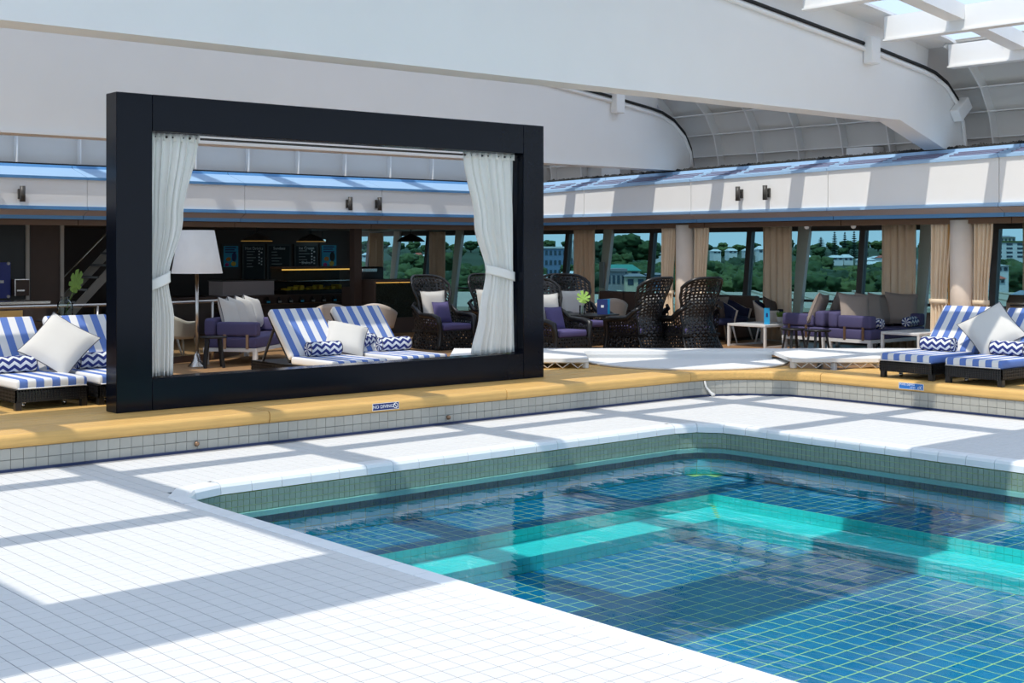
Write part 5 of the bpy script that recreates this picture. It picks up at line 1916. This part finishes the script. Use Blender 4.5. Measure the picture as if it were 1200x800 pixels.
row(172, 690, 1230, 3.4, 5.2, 'front-row bushy tree', 'trees in the front row outside', 6, 1.15)
row(205, 700, 1230, 4.0, 5.4, 'mid-slope bushy tree', 'trees in the middle rows outside', 8, 1.15)
row(243, 672, 1230, 4.8, 5.6, 'upper-slope dark tree', 'trees below the white houses', 9, 1.1)
row(275, 690, 1230, 5.2, 5.0, 'below-houses tree', 'trees at the houses', 8, 1.2)
row(225, 430, 640, 4.4, 5.4, 'slope tree', 'trees seen through the frame', 18, 1.15)
row(190, 430, 640, 4.4, 5.1, 'low slope tree', 'trees low in the frame view', 10, 1.15)
row(270, 430, 585, 5.2, 5.2, 'upper slope tree', 'trees high in the frame view', 14, 1.15)
row(395, 430, 1230, 4.6, 3.1, 'skyline tree', 'trees on the skyline', 14, 1.3)
row(345, 430, 1230, 6.0, 2.9, 'tree among the houses', 'trees among the houses', 12, 1.2)
row(300, 690, 775, 4.0, 6.4, 'large grove tree', 'grove left of the column', 8, 1.2)


# Norfolk pines: stacked whorls
def pine_mesh(seed):
    b = MB(); rr = random.Random(seed)
    for t in range(13):
        z = 0.12 + 0.86 * t / 13
        r0 = 0.24 * (1 - 0.86 * t / 13) * rr.uniform(0.85, 1.1)
        n = 11
        vs = [(0, 0, z + 0.045)]
        for i in range(n * 2):
            a = pi * i / n + t
            q = r0 * (1.0 if i % 2 == 0 else 0.55) * rr.uniform(0.85, 1.12)
            vs.append((q * cos(a), q * sin(a), z + (0.0 if i % 2 else 0.018)))
        vs.append((0, 0, z - 0.02))
        m = n * 2
        b.add(vs, [(0, 1 + i, 1 + (i + 1) % m) for i in range(m)] + [(m + 1, 1 + (i + 1) % m, 1 + i) for i in range(m)])
    b.tube([(0, 0, 0.93), (0, 0, 1.0)], [0.012, 0.002], 5)
    return b.mesh('whorls', 'pine')


pt = MB(); pt.tube([(0, 0, -0.1), (0, 0, 0.96)], [0.025, 0.006], 6); ptm = pt.mesh('trunk', 'trunk')
for i, (px, top, wd, lab) in enumerate(((962, 277, 2.0, 'broad dark pine, first of the pine group seen over the right sofas'), (978, 270, 1.0, 'slim dark pine, second of the pine group seen over the right sofas'),
                                   (990, 270.5, 1.0, 'slim dark pine, third of the pine group seen over the right sofas'), (1001, 269.5, 1.0, 'slim dark pine next to the window mullion over the right sofas'),
                                   (1040, 270, 1.5, 'tall dark pine standing apart beside the tan curtain'), (715, 283, 0.7, 'small pine on the skyline left of the columns'))):
    d = 352
    o = thing('pine_tree', lab, 'tree', (*FR(d, PXL(px, d)), hz(d, PXL(px, d)) - 0.6), i * 1.3)
    h = 1.92 + (291 - top) * d / 1561 - o.location.z
    o.scale = (h * wd * 0.85, h * wd * 0.85, h)
    put('whorls', pine_mesh(i), o)
    put('trunk', ptm, o)


def house(px0, px1, ytop, ybot, d, label, wall='house_white', roofm='roof_white', gable=0.35, nw=3, depth=6.0, group=None, rows=1, name='house'):
    """px and y are used only to size a building that stands at its true distance d."""
    l0, l1 = PXL(px0, d), PXL(px1, d)
    zt, zb = 1.92 + (291 - ytop) * d / 1561, 1.92 + (291 - ybot) * d / 1561
    w = (l1 - l0) / 2
    o = thing(name, label, 'building', (*FR(d, (l0 + l1) / 2), 0), HEAD - pi / 2, group=group)
    rh = (zt - zb) * gable
    base = min(zb, hz(d, l0)) - 0.5
    b = MB(); b.box(-w, w, 0, depth, base, zt - rh); b.build('wall', wall, o)
    b = MB()
    if gable > 0:
        e_ = 0.06 * w + 0.1
        b.add([(-w - e_, -0.3, zt - rh), (w + e_, -0.3, zt - rh), (w + e_, depth + 0.3, zt - rh), (-w - e_, depth + 0.3, zt - rh), (-w * 0.65, depth / 2, zt), (w * 0.65, depth / 2, zt)],
              [(0, 1, 5, 4), (1, 2, 5), (2, 3, 4, 5), (3, 0, 4), (3, 2, 1, 0)])
    else:
        b.box(-w - 0.2, w + 0.2, -0.2, depth + 0.2, zt, zt + 0.03 * (zt - base) + 0.1)
    b.build('roof', roofm, o)
    hr = (zt - rh - zb) / rows
    for r_ in range(rows):
        for i in range(nw):
            x = -w + (i + 0.5) * 2 * w / nw
            b = MB(); q = 0.28 * 2 * w / nw
            b.box(x - q, x + q, -0.06, 0.02, zb + hr * (r_ + 0.30), zb + hr * (r_ + 0.78))
            b.build('window', 'far_glass', o)
    return o


hg = 'white houses on the hillside'
for i, (a, c, yt, yb, dd) in enumerate(((836, 845, 292, 297, 322), (854, 864, 291, 297, 326), (874, 883, 291, 297, 322), (889, 900, 288, 297, 318), (944, 952, 298, 306, 316), (976, 988, 299, 305, 316), (989, 1000, 298, 306, 318), (1010, 1026, 302, 308, 312), (1018, 1040, 306, 314, 292), (1026, 1034, 300, 305, 322), (476, 488, 297, 304, 322), (494, 503, 298, 304, 322), (424, 436, 296, 302, 322), (760, 778, 290, 297, 318))):
    register(house(a, c, yt, yb, dd, 'small white house', group=hg, nw=2, gable=0.45), 'small white house')
house(1034, 1044, 299, 305, 316, 'house with a red roof on the hillside beside the tan curtain', roofm='roof_red', nw=2, gable=0.5)
house(485, 494, 296, 304, 319, 'house with a red roof on the hillside seen through the frame', roofm='roof_red', nw=2, gable=0.6)
house(596, 669, 291, 325, 262, 'long stadium building with a white roof and rows of blue glass', wall='house_blue', roofm='roof_white', gable=0.0, nw=14, rows=3, depth=20, name='stadium')
house(671, 680, 282, 300, 275, 'white tower block rising behind the stadium building', nw=2, rows=3, gable=0.0, name='tower_block')
house(634, 662, 322, 337, 160, 'pale low warehouse under the stadium building', wall='house_white', roofm='roof_white', gable=0.2, nw=2, name='warehouse')
house(661, 678, 318, 333, 158, 'cream warehouse beside the brown curtain', wall='house_cream', roofm='roof_white', gable=0.15, nw=0, name='warehouse')
house(711, 733, 318, 338, 150, 'grey modern house with tall pale windows beside the cream house', wall='house_grey', roofm='roof_grey', gable=0.0, nw=4)
house(733, 757, 321, 338, 148, 'cream house with two dark windows behind the wicker chairs', wall='house_cream', roofm='roof_grey', gable=0.16, nw=2)
house(762, 778, 320, 338, 146, 'blue-grey shed beside the cream house', wall='house_blue', roofm='roof_grey', gable=0.1, nw=2, name='shed')
house(712, 750, 310, 322, 165, 'long low building with a teal roof behind the cream house', wall='house_cream', roofm='roof_teal', gable=0.6, nw=3, name='shed')
house(1164, 1240, 284, 303, 290, 'white parking structure with a grass roof at the right edge', wall='house_white', roofm='crown3', gable=0.0, nw=6, rows=4, depth=25, name='parking_structure')
house(1172, 1190, 276, 285, 330, 'tan stone building above the parking structure', wall='house_cream', roofm='roof_grey', gable=0.2, nw=4)
house(1088, 1100, 290, 302, 250, 'brick building with a red roof left of the second column', wall='quay_red', roofm='roof_red', gable=0.35, nw=2)
house(1084, 1098, 304, 338, 118, 'pale gabled church front left of the second column', wall='house_cream', roofm='roof_grey', gable=0.42, nw=1, depth=9, name='church')
house(1168, 1182, 310, 320, 150, 'pale flat-roofed shed below the parking structure', nw=2, gable=0.1, name='shed')
house(1166, 1178, 320, 333, 140, 'small house with an orange-red roof at the right edge', roofm='roof_red', gable=0.5, nw=2)
row(165, 1180, 1215, 3.0, 6.3, 'tree by the orange-roofed house', 'trees at the right edge', 3, 1.2)
label_all()
# quay sheds
o = thing('quay_shed', 'long quayside shed with a pale roof and red-brown wall below the trees', 'building', (0, 0, 0))
b = MB()
q = [(*FR(88, -40), -1.75), (*FR(80, 60), -1.85), (*FR(97, 60), -1.30), (*FR(105, -40), -1.45)]
b.add(q + [(x, y, z - 0.25) for x, y, z in q], [(0, 1, 2, 3), (7, 6, 5, 4), (0, 4, 5, 1), (1, 5, 6, 2), (2, 6, 7, 3), (3, 7, 4, 0)])
b.build('roof', 'quay_pale', o)
b = MB()
for i in range(40):
    a = i / 40 + 0.006
    pa = Vector(q[0]).lerp(Vector(q[1]), a); pb = Vector(q[3]).lerp(Vector(q[2]), a)
    b.bar(pa + Vector((0, 0, 0.06)), pb + Vector((0, 0, 0.06)), 0.35, 0.15)
b.build('roof_rib', 'quay_pale', o, kind='stuff')
b = MB()
q2 = [(*FR(88.5, -40), -2.0), (*FR(80.5, 60), -2.0), (*FR(90, 60), -2.0), (*FR(98, -40), -2.0)]
b.add(q2 + [(x, y, -3.6) for x, y, z in q2], [(0, 1, 2, 3), (7, 6, 5, 4), (0, 4, 5, 1), (1, 5, 6, 2), (2, 6, 7, 3), (3, 7, 4, 0)])
b.build('wall', 'quay_red', o)
b = MB(); q3 = [FR(40, -30), FR(40, 60), FR(79, 62), FR(86, -42)]; b.prism(q3, -4.0, -3.3)
b.build('quay_apron', 'quay_pale', o)
